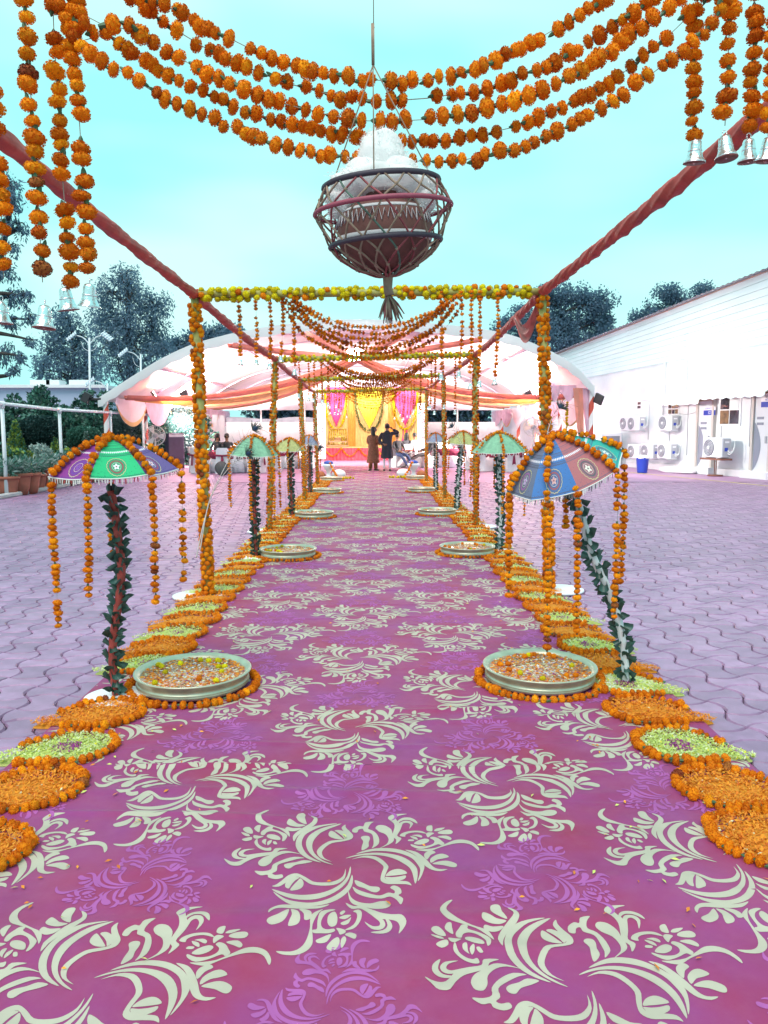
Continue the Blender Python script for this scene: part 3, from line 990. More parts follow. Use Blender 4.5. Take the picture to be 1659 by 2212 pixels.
# ================================================================== BOWLS, PETAL PATCHES, UMBRELLAS along the carpet
m_brass = M('pale_brass', (.50, .52, .40), .38, metal=.55, noise=(12, .15), bump=(50, .15, .003))
m_brass_in = M('brass_inside', (.42, .33, .18), .4, metal=.5)
m_water = M('bowl_water', (.56, .36, .30), .15, noise=(16, .35), spec=.6)
PETAL = [M('petal_orange', (.76, .20, .008), .7, island=.3, trans=.2), M('petal_white', (.75, .74, .78), .7, island=.1, trans=.2), M('petal_magenta', (.30, .02, .22), .6, island=.3, trans=.2),
         M('petal_lemon', (.72, .66, .05), .7, island=.2, trans=.2), M('petal_lime', (.68, .76, .24), .7, island=.15, trans=.4), M('petal_amber', (.88, .36, .03), .7, island=.15, trans=.4),
         M('petal_pale', (.74, .76, .48), .7, island=.2, trans=.25)]
NTH = ['nearest', 'second', 'third', 'fourth', 'farthest']
def petal_bed(inside, x0, x1, y0, y1, z, n, pal, lmin, lmax, heap=.01, up=.5):
    """loose slivers lying in a bed; inside(x, y) -> palette index or None"""
    xs_, ys_ = NR.uniform(x0, x1, n * 3), NR.uniform(y0, y1, n * 3)
    V, F, Mi = [], [], []
    for x, y in zip(xs_, ys_):
        c = inside(x, y)
        if c is None: continue
        a = R.uniform(0, 6.28); l = R.uniform(lmin, lmax); w = l * R.uniform(.16, .3)
        t = R.uniform(-.2, up)
        dx = Vector((math.cos(a), math.sin(a), t)) * l * .5
        dy = Vector((-math.sin(a), math.cos(a), R.uniform(-.5, .5))) * w
        p = Vector((x, y, z + R.uniform(0, heap)))
        k = len(V)
        V += [p - dx, p - dy * 1.0, p + dx, p + dy]
        F.append((k, k + 1, k + 2, k + 3)); Mi.append(c)
        if len(F) >= n: break
    return MB().add(V, F, Mi)
def bowl(c, r, side, i):
    o = empty('brass_bowl', (c.x, c.y, 0))
    nm = '%s brass bowl of floating petals along the %s carpet edge' % (NTH[i], ['left', 'right'][side])
    tag(o, nm, 'bowl', 'petal bowls beside the carpet')
    z0 = .024
    h = .096
    prof = [(r * .80, 0), (r * .90, .003), (r * .945, .014), (r * .962, .030), (r * .948, .034), (r * .96, .038), (r * .945, .042), (r * .935, .052), (r * .945, .064), (r * .98, .084), (r * 1.0, .090), (r * 1.0, h), (r * .985, h + .003), (r * .93, h - .003), (r * .905, .086)]
    n = 64 if i < 2 else 32
    MB().lathe([(a, b) for a, b in prof] + [(r * .885, .076), (r * .87, .066)], n, (c.x, c.y, z0)).build('bowl_body', m_brass, o)
    zw = z0 + .074
    MB().lathe([(r * .884, -.006), (r * .884, 0), (.0001, .0005)], n, (c.x, c.y, zw)).build('water', m_water, o)
    def inside(x, y):
        d = math.hypot(x - c.x, y - c.y) / r
        if d > .87: return None
        q = R.random()
        a = math.atan2(y - c.y, x - c.x)
        if d > .58 + .1 * math.sin(a * 3 + i): return 0 if q < .45 else 5 if q < .78 else 6 if q < .9 else 1 if q < .96 else 2
        return 5 if q < .42 else 1 if q < .62 else 2 if q < .69 else 6 if q < .86 else 0
    m = petal_bed(inside, c.x - r, c.x + r, c.y - r, c.y + r, zw + .003, 1700 if i == 0 else 700 if i == 1 else 160, None, .014, .034 if i < 2 else .05, .002, -.12)
    tag(m.build('floating_petals', PETAL, o), kind='stuff')
    if i < 2:
        fl = []
        for _ in range(15 if i == 0 else 9):
            a, d = R.uniform(0, 6.28), R.uniform(.45, .8) * r
            fl.append((Vector((c.x + d * math.cos(a), c.y + d * math.sin(a), zw + .012)), Vector((0, 0, 1)), .020, 3 if (R.random() < (.75 if side == 0 else .12)) else 0))
        flowers(o, fl, 'nc')
    # ring garland round the foot
    P = [Vector((c.x + (r * 1.02 + .025) * math.cos(t), c.y + (r * 1.02 + .025) * math.sin(t), .030)) for t in [2 * PI * q / 48 for q in range(49)]]
    garland('bowl_garland', P, .030, MIX_O, 'hi' if i == 0 else 'mid' if i == 1 else 'vlo', 'ring of orange marigolds lying round the %s bowl on the %s' % (NTH[i], ['left', 'right'][side]), 'marigold rings round the bowls', gap=1.45, miss=.03)
BOWLS = [[Vector((-1.13, 4.63, 0)), Vector((-1.09, 9.45, 0)), Vector((-1.11, 13.7, 0)), Vector((-1.2, 18.9, 0)), Vector((-1.36, 23.4, 0))],
         [Vector((1.03, 4.70, 0)), Vector((1.16, 9.65, 0)), Vector((1.13, 14.1, 0)), Vector((1.14, 19.2, 0)), Vector((1.28, 24.0, 0))]]
for s in (0, 1):
    for i, c in enumerate(BOWLS[s]):
        bowl(c, .355, s, i)

# ------------------------------------------------------------------ teardrop petal patches
def patch(cx, cy, side, kind, label, near, tilt_a):
    sx = -1 if side == 0 else 1
    ca_, sa_ = math.cos(tilt_a), math.sin(tilt_a)
    L, Wd = .235 * R.uniform(.95, 1.05), .195 * R.uniform(.95, 1.05)
    def loc(t, g=1.0):
        x = L * math.cos(t) * g
        y = Wd * math.sin(t) * g * (1 - .62 * max(0, (math.cos(t) + .25) / 1.25) ** 1.3)
        if math.cos(t) > 0: x += .09 * math.cos(t) ** 3 * g
        X_ = (x * ca_ - y * sa_) * sx
        return Vector((cx + X_, cy + (x * sa_ + y * ca_), 0))
    NQ = 48
    ring_ = [loc(2 * PI * q / NQ) for q in range(NQ)]
    o = empty('petal_patch', (cx, cy, 0))
    tag(o, label, 'petal patch', 'petal patches beside the carpet')
    z = .020
    mb = MB()
    k = [Vector((cx + (p.x - cx) * .93, cy + (p.y - cy) * .93, .010)) for p in ring_]
    inner = [Vector((cx + (p.x - cx) * .6, cy + (p.y - cy) * .6, z + .010)) for p in ring_]
    low = [Vector((cx + (p.x - cx) * .95, cy + (p.y - cy) * .95, .003)) for p in ring_]
    vs = low + k + inner + [Vector((cx, cy, z + .018))]
    fs = []
    for q in range(NQ):
        q2 = (q + 1) % NQ
        fs += [(q, q2, NQ + q2, NQ + q), (NQ + q, NQ + q2, 2 * NQ + q2, 2 * NQ + q), (2 * NQ + q, 2 * NQ + q2, 3 * NQ)]
    mb.add(vs, fs, 0, True)
    mb.build('petal_bed', PETAL[5] if kind == 'orange' else PETAL[4], o)
    poly = [(p.x, p.y) for p in ring_]
    def inpoly(x, y):
        c = False
        j = len(poly) - 1
        for i_ in range(len(poly)):
            (xi, yi), (xj, yj) = poly[i_], poly[j]
            if (yi > y) != (yj > y) and x < (xj - xi) * (y - yi) / (yj - yi) + xi: c = not c
            j = i_
        return c
    mgx, mgy = cx - sx * .03, cy
    def inside(x, y):
        if not inpoly(x, y): return None
        q = R.random()
        if kind == 'orange':
            return 5 if q < .80 else 0 if q < .985 else 6
        d = math.hypot(x - mgx, y - mgy)
        if d < .075 * R.uniform(.5, 1.15): return 2
        return 4 if q < .62 else 6 if q < .9 else 3
    n = 4200 if near == 0 else 1400 if near == 1 else 160
    b = petal_bed(inside, cx - .4, cx + .4, cy - .4, cy + .4, z + .007, n, None, .010, .023 if near < 2 else .05, .016, .9)
    tag(b.build('loose_petals', PETAL, o), kind='stuff')
    # marigold border round the inner end and both flanks
    P = [loc(2 * PI * q / 60, 1.06) + Vector((0, 0, .034)) for q in range(9, 53)]
    if side == 1: P = [loc(2 * PI * q / 60, 1.06) + Vector((0, 0, .034)) for q in range(9, 53)]
    fl = strung(P, .027, MIX_O, 1.35, .02, .1)
    flowers(o, fl, 'hi' if near == 0 else 'mid' if near == 1 else 'vlo')
first = [2.62, 2.70]
for s in (0, 1):
    y = first[s]
    n = {0: 0}
    kinds = ['orange', 'orange', 'lime', 'orange', 'lime', 'orange'] if s == 0 else ['orange', 'orange', 'lime', 'orange', 'lime', 'orange']
    cnt = 0
    ysP = []
    if s == 0: ysP = [(2.72, 'orange'), (3.22, 'orange'), (3.66, 'lime'), (4.12, 'orange'), (5.02, 'lime')]
    else: ysP = [(2.78, 'orange'), (3.20, 'orange'), (3.66, 'lime'), (4.14, 'orange'), (4.58, 'lime'), (5.02, 'orange')]
    yy_ = 5.42 if s == 0 else 5.44
    kd = 'orange' if s == 0 else 'lime'
    while yy_ < 25.0:
        ysP.append((yy_, kd))
        kd = 'lime' if kd == 'orange' else 'orange'
        yy_ += .405
    for (py, kd) in ysP:
        bi = max([q for q in range(5) if BOWLS[s][q].y < py - .05] + [-1])
        key = (bi, kd)
        n[key] = n.get(key, 0) + 1
        colr = 'orange' if kd == 'orange' else 'lime green'
        sd = SIDE[s]
        ordn = ['first', 'second', 'third', 'fourth', 'fifth', 'sixth', 'seventh', 'eighth'][min(7, n[key] - 1)]
        if bi < 0: lab = '%s %s petal patch in front of the nearest %s bowl, counted from the camera' % (ordn, colr, sd)
        else: lab = '%s %s petal patch beyond the %s bowl on the %s' % (ordn, colr, NTH[bi], sd)
        near = 0 if py < 5.6 else 1 if py < 8.6 else 2
        cxp = (-1.56 if s == 0 else 1.56) + R.uniform(-.02, .02)
        patch(cxp, py, s, kd, lab, near, rad(-24))

# ------------------------------------------------------------------ umbrellas
class NG:
    def __init__(s, m): s.N, s.L = m.node_tree.nodes, m.node_tree.links
    def math(s, op, a, b=None, c=None):
        n = s.N.new('ShaderNodeMath'); n.operation = op
        for i, x in enumerate((a, b, c)):
            if x is None: continue
            if isinstance(x, (int, float)): n.inputs[i].default_value = x
            else: s.L.new(x, n.inputs[i])
        return n.outputs[0]
    def band(s, v, lo, hi):
        return s.math('MULTIPLY', s.math('GREATER_THAN', v, lo), s.math('LESS_THAN', v, hi))
    def over(s, base, fac, col):
        n = s.N.new('ShaderNodeMixRGB')
        s.L.new(fac, n.inputs['Fac'])
        if isinstance(base, tuple): n.inputs['Color1'].default_value = (*base, 1)
        else: s.L.new(base, n.inputs['Color1'])
        n.inputs['Color2'].default_value = (*col, 1)
        return n.outputs['Color']
def embroidered(name, base, rng, dark, fl):
    """patchwork gore: stitched bands and a flower medallion, from the cloth's own UVs"""
    m = M(name, base, .75, bump=(120, .3, .003))
    g_ = NG(m)
    uv = g_.N.new('ShaderNodeUVMap'); uv.uv_map = 'UVMap'
    sp = g_.N.new('ShaderNodeSeparateXYZ')
    g_.L.new(uv.outputs['UV'], sp.inputs[0])
    U, Vv = sp.outputs[0], sp.outputs[1]
    nz_ = g_.N.new('ShaderNodeTexNoise'); nz_.inputs['Scale'].default_value = 30
    g_.L.new(uv.outputs['UV'], nz_.inputs['Vector'])
    col = g_.over(base, g_.math('MULTIPLY', nz_.outputs['Fac'], .35), tuple(x * .55 for x in base))
    xx = g_.math('MULTIPLY', g_.math('SUBTRACT', U, .5), g_.math('MULTIPLY', Vv, .85))      # real width grows with radius
    def dist(v0):
        return g_.math('SQRT', g_.math('ADD', g_.math('MULTIPLY', xx, xx), g_.math('POWER', g_.math('ABSOLUTE', g_.math('SUBTRACT', Vv, v0)), 2.0)))
    for v0, v1 in ((.40, .412), (.425, .431), (.445, .455), (.555, .565), (.578, .583), (.59, .602), (.30, .31), (.335, .34), (.22, .23), (.965, .975)):
        wv = g_.math('ADD', Vv, g_.math('MULTIPLY', g_.math('SINE', g_.math('MULTIPLY', xx, 220)), .004))
        col = g_.over(col, g_.band(wv, v0, v1), dark)
    dots = g_.math('SUBTRACT', g_.math('PINGPONG', g_.math('ADD', xx, 2.0), .032), .016)
    dd = g_.math('SQRT', g_.math('ADD', g_.math('MULTIPLY', dots, dots), g_.math('MULTIPLY', g_.math('POWER', g_.math('ABSOLUTE', g_.math('SUBTRACT', Vv, .505)), 2.0), .35)))
    col = g_.over(col, g_.math('LESS_THAN', dd, .0125), (.72, .70, .78))
    d = dist(.80)
    an = g_.math('ARCTAN2', xx, g_.math('SUBTRACT', Vv, .80))
    dw = g_.math('ADD', d, g_.math('MULTIPLY', g_.math('SINE', g_.math('MULTIPLY', an, 18)), .004))
    col = g_.over(col, g_.math('LESS_THAN', dw, .165), tuple(.5 * (a + b) for a, b in zip(base, dark)))
    col = g_.over(col, g_.band(dw, .150, .160), (.55, .50, .25))
    col = g_.over(col, g_.band(d, .095, .118), rng)
    col = g_.over(col, g_.band(d, .070, .076), (.60, .58, .50))
    pet = g_.math('ADD', .026, g_.math('MULTIPLY', g_.math('ABSOLUTE', g_.math('SINE', g_.math('MULTIPLY', an, 2.5))), .03))
    col = g_.over(col, g_.math('LESS_THAN', d, pet), fl)
    col = g_.over(col, g_.math('LESS_THAN', d, .014), rng)
    specks = g_.N.new('ShaderNodeTexVoronoi'); specks.inputs['Scale'].default_value = 26
    g_.L.new(uv.outputs['UV'], specks.inputs['Vector'])
    col = g_.over(col, g_.math('MULTIPLY', g_.math('LESS_THAN', specks.outputs['Distance'], .16), g_.math('GREATER_THAN', d, .17)), dark)
    g_.L.new(col, m.node_tree.nodes['Principled BSDF'].inputs['Base Color'])
    return m
E = {
 'green': embroidered('gore_green', (.015, .50, .20), (.28, .06, .07), (.01, .07, .08), (.75, .72, .78)),
 'purple': embroidered('gore_purple', (.25, .03, .27), (.13, .04, .30), (.10, .03, .22), (.20, .07, .35)),
 'violet': embroidered('gore_violet', (.15, .10, .30), (.30, .06, .12), (.06, .04, .18), (.75, .55, .62)),
 'straw': embroidered('gore_straw', (.50, .58, .22), (.65, .20, .06), (.20, .28, .14), (.30, .45, .30)),
 'blue': embroidered('gore_blue', (.06, .20, .52), (.30, .10, .13), (.09, .09, .13), (.65, .42, .42)),
 'rust': embroidered('gore_rust', (.42, .14, .16), (.10, .10, .12), (.14, .10, .16), (.70, .72, .62)),
 'teal': embroidered('gore_teal', (.03, .42, .36), (.10, .10, .16), (.04, .12, .25), (.68, .70, .70)),
 'slate': embroidered('gore_slate', (.16, .19, .30), (.30, .12, .30), (.08, .08, .12), (.5, .4, .6)),
}
m_mint = M('umbrella_mint', (.30, .58, .40), .7, noise=(26, .16), trans=.3)
m_lemon = M('umbrella_lemon', (.56, .56, .24), .7, noise=(26, .16), trans=.3)
m_greyblue = M('umbrella_grey_blue', (.30, .32, .46), .7, noise=(26, .2), trans=.2)
m_fringe = M('fringe_white', (.70, .70, .68), .9)
m_fringe_r = M('fringe_red', (.36, .05, .06), .9)
m_fringe_d = M('fringe_dark', (.12, .12, .13), .9)
m_leaf = M('stalk_leaf', (.042, .100, .080), .38, rnd=.35, island=.2, noise=(18, .25), trans=.1)
m_stalk_red = M('stalk_red', (.36, .055, .045), .7, noise=(20, .2))
m_stalk_wht = M('stalk_cotton', (.70, .72, .75), .9)
m_wire = M('dark_wire', (.06, .06, .07), .5, metal=.6)
# folded leaf: a rolled square of leaf with a torn-looking tip
def folded_leaf(seed):
    r_ = random.Random(seed)
    rows = []
    for i in range(5):
        t = i / 4
        w = .030 * (1.0 - .15 * t)
        rr_ = .020 + .010 * t
        rows.append([(rr_ * math.sin(a) * (1 + .15 * t), -.006 + .062 * t + .008 * math.cos(a * 1.5 + seed), rr_ * (1 - math.cos(a)) + .006 * t + r_.uniform(-.002, .002)) for a in [(-1.9 + 3.8 * j / 6) for j in range(7)]])
    mb = MB().sheet(rows, (0, 0, .0012), 0, True)
    return mb.mesh('leaf', m_leaf)
LEAF = [folded_leaf(q) for q in range(4)]
def canopy_frame(apex, axis):
    z = Vector(axis).normalized()
    x = Vector((1, 0, 0)); x = (x - z * x.dot(z)).normalized()
    y = z.cross(x)
    return lambda rr_, th, h: apex + (x * math.cos(th) + y * math.sin(th)) * rr_ - z * h
def umbrella(apex, axis, Rm, Hm, mats, pole_path, foot, stalk_mat, label, strings, i, side, a0=0.0, fr=None, leafn=78):
    o = empty('umbrella', (foot.x, foot.y, 0))
    tag(o, label, 'umbrella', 'decorated umbrellas beside the carpet')
    fn = canopy_frame(apex, axis)
    prof = lambda s_: Hm * (s_ ** 1.75)
    hi = i == 0
    ns, nw = (10, 8) if hi else (6, 4)
    for k in range(8):
        mb = MB(); rows = []; uvs = []
        for a in range(ns + 1):
            s_ = a / ns
            row = []
            for b in range(nw + 1):
                w = -1 + 2 * b / nw
                th = a0 + (k + .5 + w * .5) * PI / 4
                rr_ = Rm * s_ * math.cos(PI / 8) / math.cos(w * PI / 8)
                rr_ *= 1 - .03 * (1 - w * w) * s_
                row.append(fn(rr_, th, prof(s_) + .012 * (1 - w * w) * s_))
                uvs.append((b / nw, s_))
            rows.append(row)
        mb.sheet(rows, (0, 0, -.0015))
        rv = []
        for a in range(ns + 1): rv += list(reversed(uvs[a * (nw + 1):(a + 1) * (nw + 1)]))
        mb.uv = uvs + rv
        mb.build('panel', mats[k % len(mats)], o)
    # fringe round the rim
    fb = MB()
    nt_ = 18 if hi else 8
    for k in range(8):
        for q in range(nt_):
            w = -1 + 2 * (q + .5) / nt_
            th = a0 + (k + .5 + w * .5) * PI / 4
            rr_ = Rm * math.cos(PI / 8) / math.cos(w * PI / 8) * (1 - .03 * (1 - w * w))
            p = fn(rr_, th, prof(1) + .012 * (1 - w * w))
            l = R.uniform(.018, .034)
            ww = .004 if hi else .007
            t = Vector((-math.sin(th), math.cos(th), 0)) * ww
            c_ = R.choice([0, 0, 0, 1]) if fr is None else R.choice(fr)
            e = Vector((R.uniform(-.004, .004), R.uniform(-.004, .004), -l))
            n_ = Vector((math.cos(th), math.sin(th), 0)) * .002
            fb.add([p - t + n_, p + t + n_, p + t * .7 + e + n_, p - t * .7 + e + n_], [(0, 1, 2, 3)], c_)
        P = [fn(Rm * math.cos(PI / 8) / math.cos(w * PI / 8) * (1 - .03 * (1 - w * w)), a0 + (k + .5 + w * .5) * PI / 4, prof(1) + .012 * (1 - w * w)) for w in [-1 + 2 * q / 8 for q in range(9)]]
        fb.tube(P, .004, 5, 0)
    tag(fb.build('fringe', [m_fringe, m_fringe_r, m_fringe_d], o), kind='stuff')
    rb = MB()
    for k in range(8):
        rb.tube([fn(Rm * q / 6, a0 + k * PI / 4, prof(q / 6) + .004) for q in range(7)], .0022, 4)
    rb.build('rib', m_wire, o)
    top = fn(0, 0, .03)
    PP = catmull(pole_path, 8)
    MB().tube([top, PP[-1]], .006, 6).build('shaft', m_wire, o)
    MB().tube(PP, .024, 10, 0).build('stalk', stalk_mat, o)
    MB().lathe([(.0001, .03), (.16, .028), (.185, .020), (.19, .004), (.0001, .004)], 32, (foot.x, foot.y, .004)).build('base', m_white, o)
    # leaves folded round the stalk
    Lp = walk(PP, sum((b - a).length for a, b in zip(PP, PP[1:])) / leafn)
    Vs, Fs, k0 = [], [], 0
    for q, (p, t) in enumerate(Lp):
        for dup_ in range(1):
            th = q * 2.4 + dup_ * PI + R.uniform(-.5, .5)
            x = t.cross(Vector((.1, 1, .2))).normalized(); y = t.cross(x)
            d = x * math.cos(th) + y * math.sin(th)
            up = (t * R.choice([1, 1, -.6]) + d * R.uniform(.35, 1.0) + x * R.uniform(-.3, .3)).normalized()
            zz_ = (d - up * d.dot(up)).normalized()
            mt = Matrix((up.cross(zz_), up, zz_)).transposed().to_4x4()
            mt.translation = p + d * .014
            me = LEAF[R.randrange(4)]
            if hi:
                lo_ = bpy.data.objects.new('leaf', me); COL.objects.link(lo_)
                lo_.parent = o; lo_.matrix_parent_inverse = WORLD_INV[o.name]
                lo_.matrix_basis = mt @ Matrix.Scale(R.uniform(.65, .95), 4)
            else:
                v = np.array([tuple(mt @ (u_.co * .85)) for u_ in me.vertices])
                Vs.append(v)
                Fs += [tuple(k0 + a for a in f.vertices) for f in me.polygons]
                k0 += len(v)
    if Vs:
        tag(MB().add(np.concatenate(Vs).tolist(), Fs).build('leaves', m_leaf, o), kind='stuff')
    # garlands over the ribs that go on as hanging strings
    where = ['towards the camera', 'on its left', 'on its right', 'at its far left', 'at its far right', 'at the back', 'at front left', 'at front right']
    for n_, (th, L, nmw, *hang) in enumerate(strings):
        P = [fn(Rm * .93, th, prof(.93) + .012)] * 2 if hang else [fn(Rm * q / 8 * .985, th, prof(q / 8 * .985) - (.020 if hi else .018)) for q in range(0, 9)]
        e = fn(Rm * 1.01, th, prof(1.0) + .02)
        P2 = catmull(P, 2) + [e, e + Vector((.004, -.004, -L * .5)), e + Vector((R.uniform(-.012, .012), 0, -L))]
        garland('marigold_string', P2, .0235 if hi else .023, MIX_A, 'hi' if hi else 'lo' if i < 3 else 'vlo',
                'marigold garland over the %s %s umbrella, hanging down %s' % (NTH[i], SIDE[side], nmw), 'garlands of the umbrellas', gap=1.42, miss=.05)
# nearest left
f = gr(252, 1512)
ap = at(240, 950, f.y)
kx = f.y / FOC
pth = [f + Vector((0, 0, .02)), at(243, 1400, f.y), at(262, 1250, f.y), at(254, 1150, f.y), at(240, 1060, f.y)]
Rn = 140 * kx
umbrella(ap, (-.02, -.06, 1), Rn, 66 * kx, [E['violet'], E['slate'], E['teal'], E['straw'], E['straw'], E['purple'], E['green'], E['violet']], pth, f, m_stalk_red,
         'patchwork umbrella in purple and green on a leafy stalk at the left', [(rad(-93), .62, 'towards the camera'), (rad(-130), .82, 'on its left'), (rad(-40), .72, 'on its right'), (rad(8), .66, 'at its far right'), (rad(112), .56, 'just left of the stalk', 1)], 0, 0, a0=rad(0))
# nearest right, tipped over
f = gr(1352, 1482)
kx = f.y / FOC
pth = [f + Vector((0, 0, .02)), at(1345, 1380, f.y), at(1320, 1290, f.y), at(1280, 1200, f.y), at(1258, 1120, f.y), at(1238, 1055, f.y)]
axis = Vector((-.40, -.26, 1)).normalized()
tipc = at(1218, 1016, f.y)
ap = tipc + axis * (78 * kx)
umbrella(ap, axis, 132 * kx, 80 * kx, [E['teal'], E['teal'], E['slate'], E['blue'], E['slate'], E['blue'], E['rust'], E['teal']], pth, f, m_stalk_wht,
         'tipped patchwork umbrella in blue, rust and teal on a leafy stalk', [(rad(-118), .86, 'at front left'), (rad(-170), .62, 'on its left'), (rad(-48), .86, 'at front right'), (rad(-2), .80, 'on its right'), (rad(-92), .78, 'towards the camera', 1), (rad(150), .52, 'at its far left', 1), (rad(75), .5, 'at the back', 1)], 0, 1, a0=rad(0), fr=[0, 0, 2])
# the further pairs
far_u = [
 (0, 1, (553, 1207), (548, 943), 54, 38, m_mint, 'mint green'), (1, 1, (1077, 1192), (1078, 936), 60, 38, m_mint, 'mint green'),
 (0, 2, (632, 1117), (625, 948), 36, 24, m_lemon, 'lemon yellow'), (1, 2, (987, 1106), (1000, 933), 36, 24, m_lemon, 'lemon yellow'),
 (0, 3, (669, 1067), (668, 941), 24, 17, m_greyblue, 'greyish blue'), (1, 3, (942, 1062), (941, 936), 22, 17, m_greyblue, 'greyish blue'),
]
for s, i, ft, apx, rp, hp, mt, cn in far_u:
    f = gr(*ft); kx = f.y / FOC
    ap = at(apx[0], apx[1], f.y)
    lean = (apx[0] - ft[0]) * kx
    pth = [f + Vector((0, 0, .02)), f.lerp(ap, .35) + Vector((R.uniform(-.04, .04), 0, 0)), f.lerp(ap, .62) + Vector((R.uniform(-.03, .03), 0, 0)), f.lerp(ap, .84)]
    umbrella(ap, (R.uniform(-.05, .05), -.05, 1), rp * kx, hp * kx, [mt], pth, f, m_stalk_wht if s else m_stalk_red,
             '%s umbrella on a leafy stalk, %s from the camera on the %s' % (cn, NTH[i], SIDE[s]),
             [(rad(-90), .75, 'towards the camera'), (rad(-150), .60, 'at front left'), (rad(-30), .80, 'at front right'), (rad(180), .55, 'on its left'), (rad(0), .62, 'on its right'), (rad(90), .5, 'at the back')], i, s, leafn=80)

# ------------------------------------------------------------------ peacock feathers tied to the posts
m_quill = M('feather_quill', (.66, .62, .60), .5)
m_barb = M('feather_barb', (.035, .06, .055), .6)
m_eye = M('feather_eye', (.012, .035, .09), .35)
def feather(P, label, eye=True):
    Q = catmull(P, 8)
    mb = MB().tube(Q, [.006 * (1 - .75 * i / (len(Q) - 1)) for i in range(len(Q))], 5)
    o = tag(mb.build('peacock_feather', m_quill), label, 'feather', 'peacock feathers tied to the posts')
    b = MB()
    n = len(Q)
    for j in range(70):
        t = .25 + .75 * (j / 70) ** .8
        q = min(n - 2, int(t * (n - 1)))
        p, d = Q[q], (Q[q + 1] - Q[q]).normalized()
        a = R.uniform(0, 6.28)
        x = d.cross(Vector((.2, 1, .1))).normalized(); y = d.cross(x)
        w = (x * math.cos(a) + y * math.sin(a) * .5 + d * .7) * R.uniform(.05, .13)
        b.tube([p, p + w * .6, p + w + Vector((0, 0, -.02))], [.0012, .001, .0006], 3, 0, False)
    if eye:
        d = (Q[-1] - Q[-4]).normalized()
        for j in range(60):
            a = R.uniform(-1.2, 1.2)
            x = d.cross(Vector((0, 1, 0))).normalized()
            w = (d * math.cos(a) + x * math.sin(a)) * R.uniform(.05, .10)
            b.tube([Q[-4], Q[-4] + w], [.0035, .0015], 3, 0, False)
        b.lathe([(.0001, -.03), (.018, -.01), (.020, .01), (.0001, .03)], 10, Q[-3], 1, True, frame_of(d, 0), sy=.35)
    tag(b.build('barbs', [m_barb, m_eye], o), kind='stuff')
pl, pr = post[1][0][0].y - .08, post[1][0][1].y - .08
feather([at(424, 1205, pl), at(440, 1130, pl), at(462, 1060, pl + .1), at(500, 1005, pl + .1), at(545, 975, pl + .1)], 'peacock feather bending right from the lower left post of the first full frame')
feather([at(432, 1190, pl), at(450, 1090, pl), at(480, 1020, pl), at(515, 960, pl), at(560, 918, pl)], 'tall peacock feather leaning right, its eye above the left mint umbrella')
feather([at(1176, 1000, pr), at(1180, 950, pr), at(1192, 905, pr), at(1215, 872, pr)], 'peacock feather rising from the right post of the first full frame')
p2 = post[2][0][0].y - .06
feather([at(595, 1060, p2), at(612, 1010, p2), at(640, 975, p2), at(672, 957, p2), at(695, 968, p2)], 'peacock feather arching over the left lemon umbrella')
p3 = post[2][0][1].y - .06
feather([at(1012, 1040, p3), at(1005, 985, p3), at(990, 945, p3), at(972, 915, p3)], 'peacock feather leaning left beside the right lemon umbrella')
# ================================================================== LONG BUILDING on the right
m_wall = M('wall_white', (.70, .71, .76), .8, noise=(.9, .12, 8), bump=(18, .1, .01))
m_clad = M('cladding_metal', (.68, .72, .76), .5, noise=(.5, .07))
m_roof = M('roof_sheet', (.42, .40, .46), .5)
m_door = M('door_pvc', (.62, .64, .70), .5, noise=(2, .05))
m_door_d = M('door_dark_panel', (.22, .24, .32), .5)
m_frame = M('door_frame', (.52, .47, .45), .6)
m_glass = M('window_glass', (.05, .05, .07), .1, noise=(2.5, .8), spec=.8)
m_brownpane = M('window_curtain', (.16, .09, .04), .5, noise=(5, .6))
m_awn = M('awning_sheet', (.66, .70, .76), .5)
m_awn_u = M('awning_underside', (.42, .26, .15), .7)
m_blue = M('sign_blue', (.02, .05, .42), .5)
m_sign_w = M('sign_white', (.78, .79, .84), .5)
m_ac = M('ac_casing', (.68, .70, .76), .5, noise=(3, .05))
m_ac_grey = M('ac_side_panel', (.40, .41, .46), .5)
m_grill = M('ac_grill', (.20, .21, .26), .5)
m_pipe = M('pipe_pale', (.66, .68, .70), .6)
m_rust = M('rusty_bracket', (.20, .08, .06), .8)
m_binb = M('bin_blue', (.02, .06, .48), .4)
WA, WB = Vector((14.9, 13.2, 0)), Vector((7.0, 46.9, 0))           # wall line, near to far
WD = (WB - WA).normalized()
WN = Vector((-WD.y, WD.x, 0))                                        # out towards the yard
if WN.x > 0: WN = -WN
WL = (WB - WA).length
def hit(u):                                     # distance along the wall of the place seen at column u
    d = ray(u, VH); d = Vector((d.x, d.y, 0))
    den = d.x * WD.y - d.y * WD.x
    rel = WA - Vector((EYE.x, EYE.y, 0))
    return -(rel.x * d.y - rel.y * d.x) / (WD.x * d.y - WD.y * d.x)
VH = 925.0
def wall_z(u, v):
    s = hit(u); p = WA + WD * s
    return EYE.z + (VH - v) / FOC * p.y
def wp(s, out, z): return WA + WD * s + WN * out + Vector((0, 0, z))
WR = Matrix((WD, WN, Vector((0, 0, 1)))).transposed()                 # local x along the wall, y out, z up
def roof_z(s):
    y = (WA + WD * s).y
    return 6.5 - (y - 24.2) * .088
bld = empty('building', wp(WL / 2, 0, 0))
tag(bld, 'long white building on the right with clad upper wall, doors and windows', 'building')
mb = MB()
n = 24
rows = []
for i in range(n + 1):
    s = WL * i / n
    rows.append([wp(s, 0, 0), wp(s, 0, 2.2), wp(s, 0, 4.35 - (s - 8) * .030)])
mb.grid(rows, 0, False)
mb.grid([[wp(WL, -6 * q, 0), wp(WL, -6 * q, 4)] for q in (0, 1)], 0, False)
mb.grid([[wp(0, -6 * q, 0), wp(0, -6 * q, 6.6)] for q in (0, 1)], 0, False)
mb.build('wall', m_wall, bld)
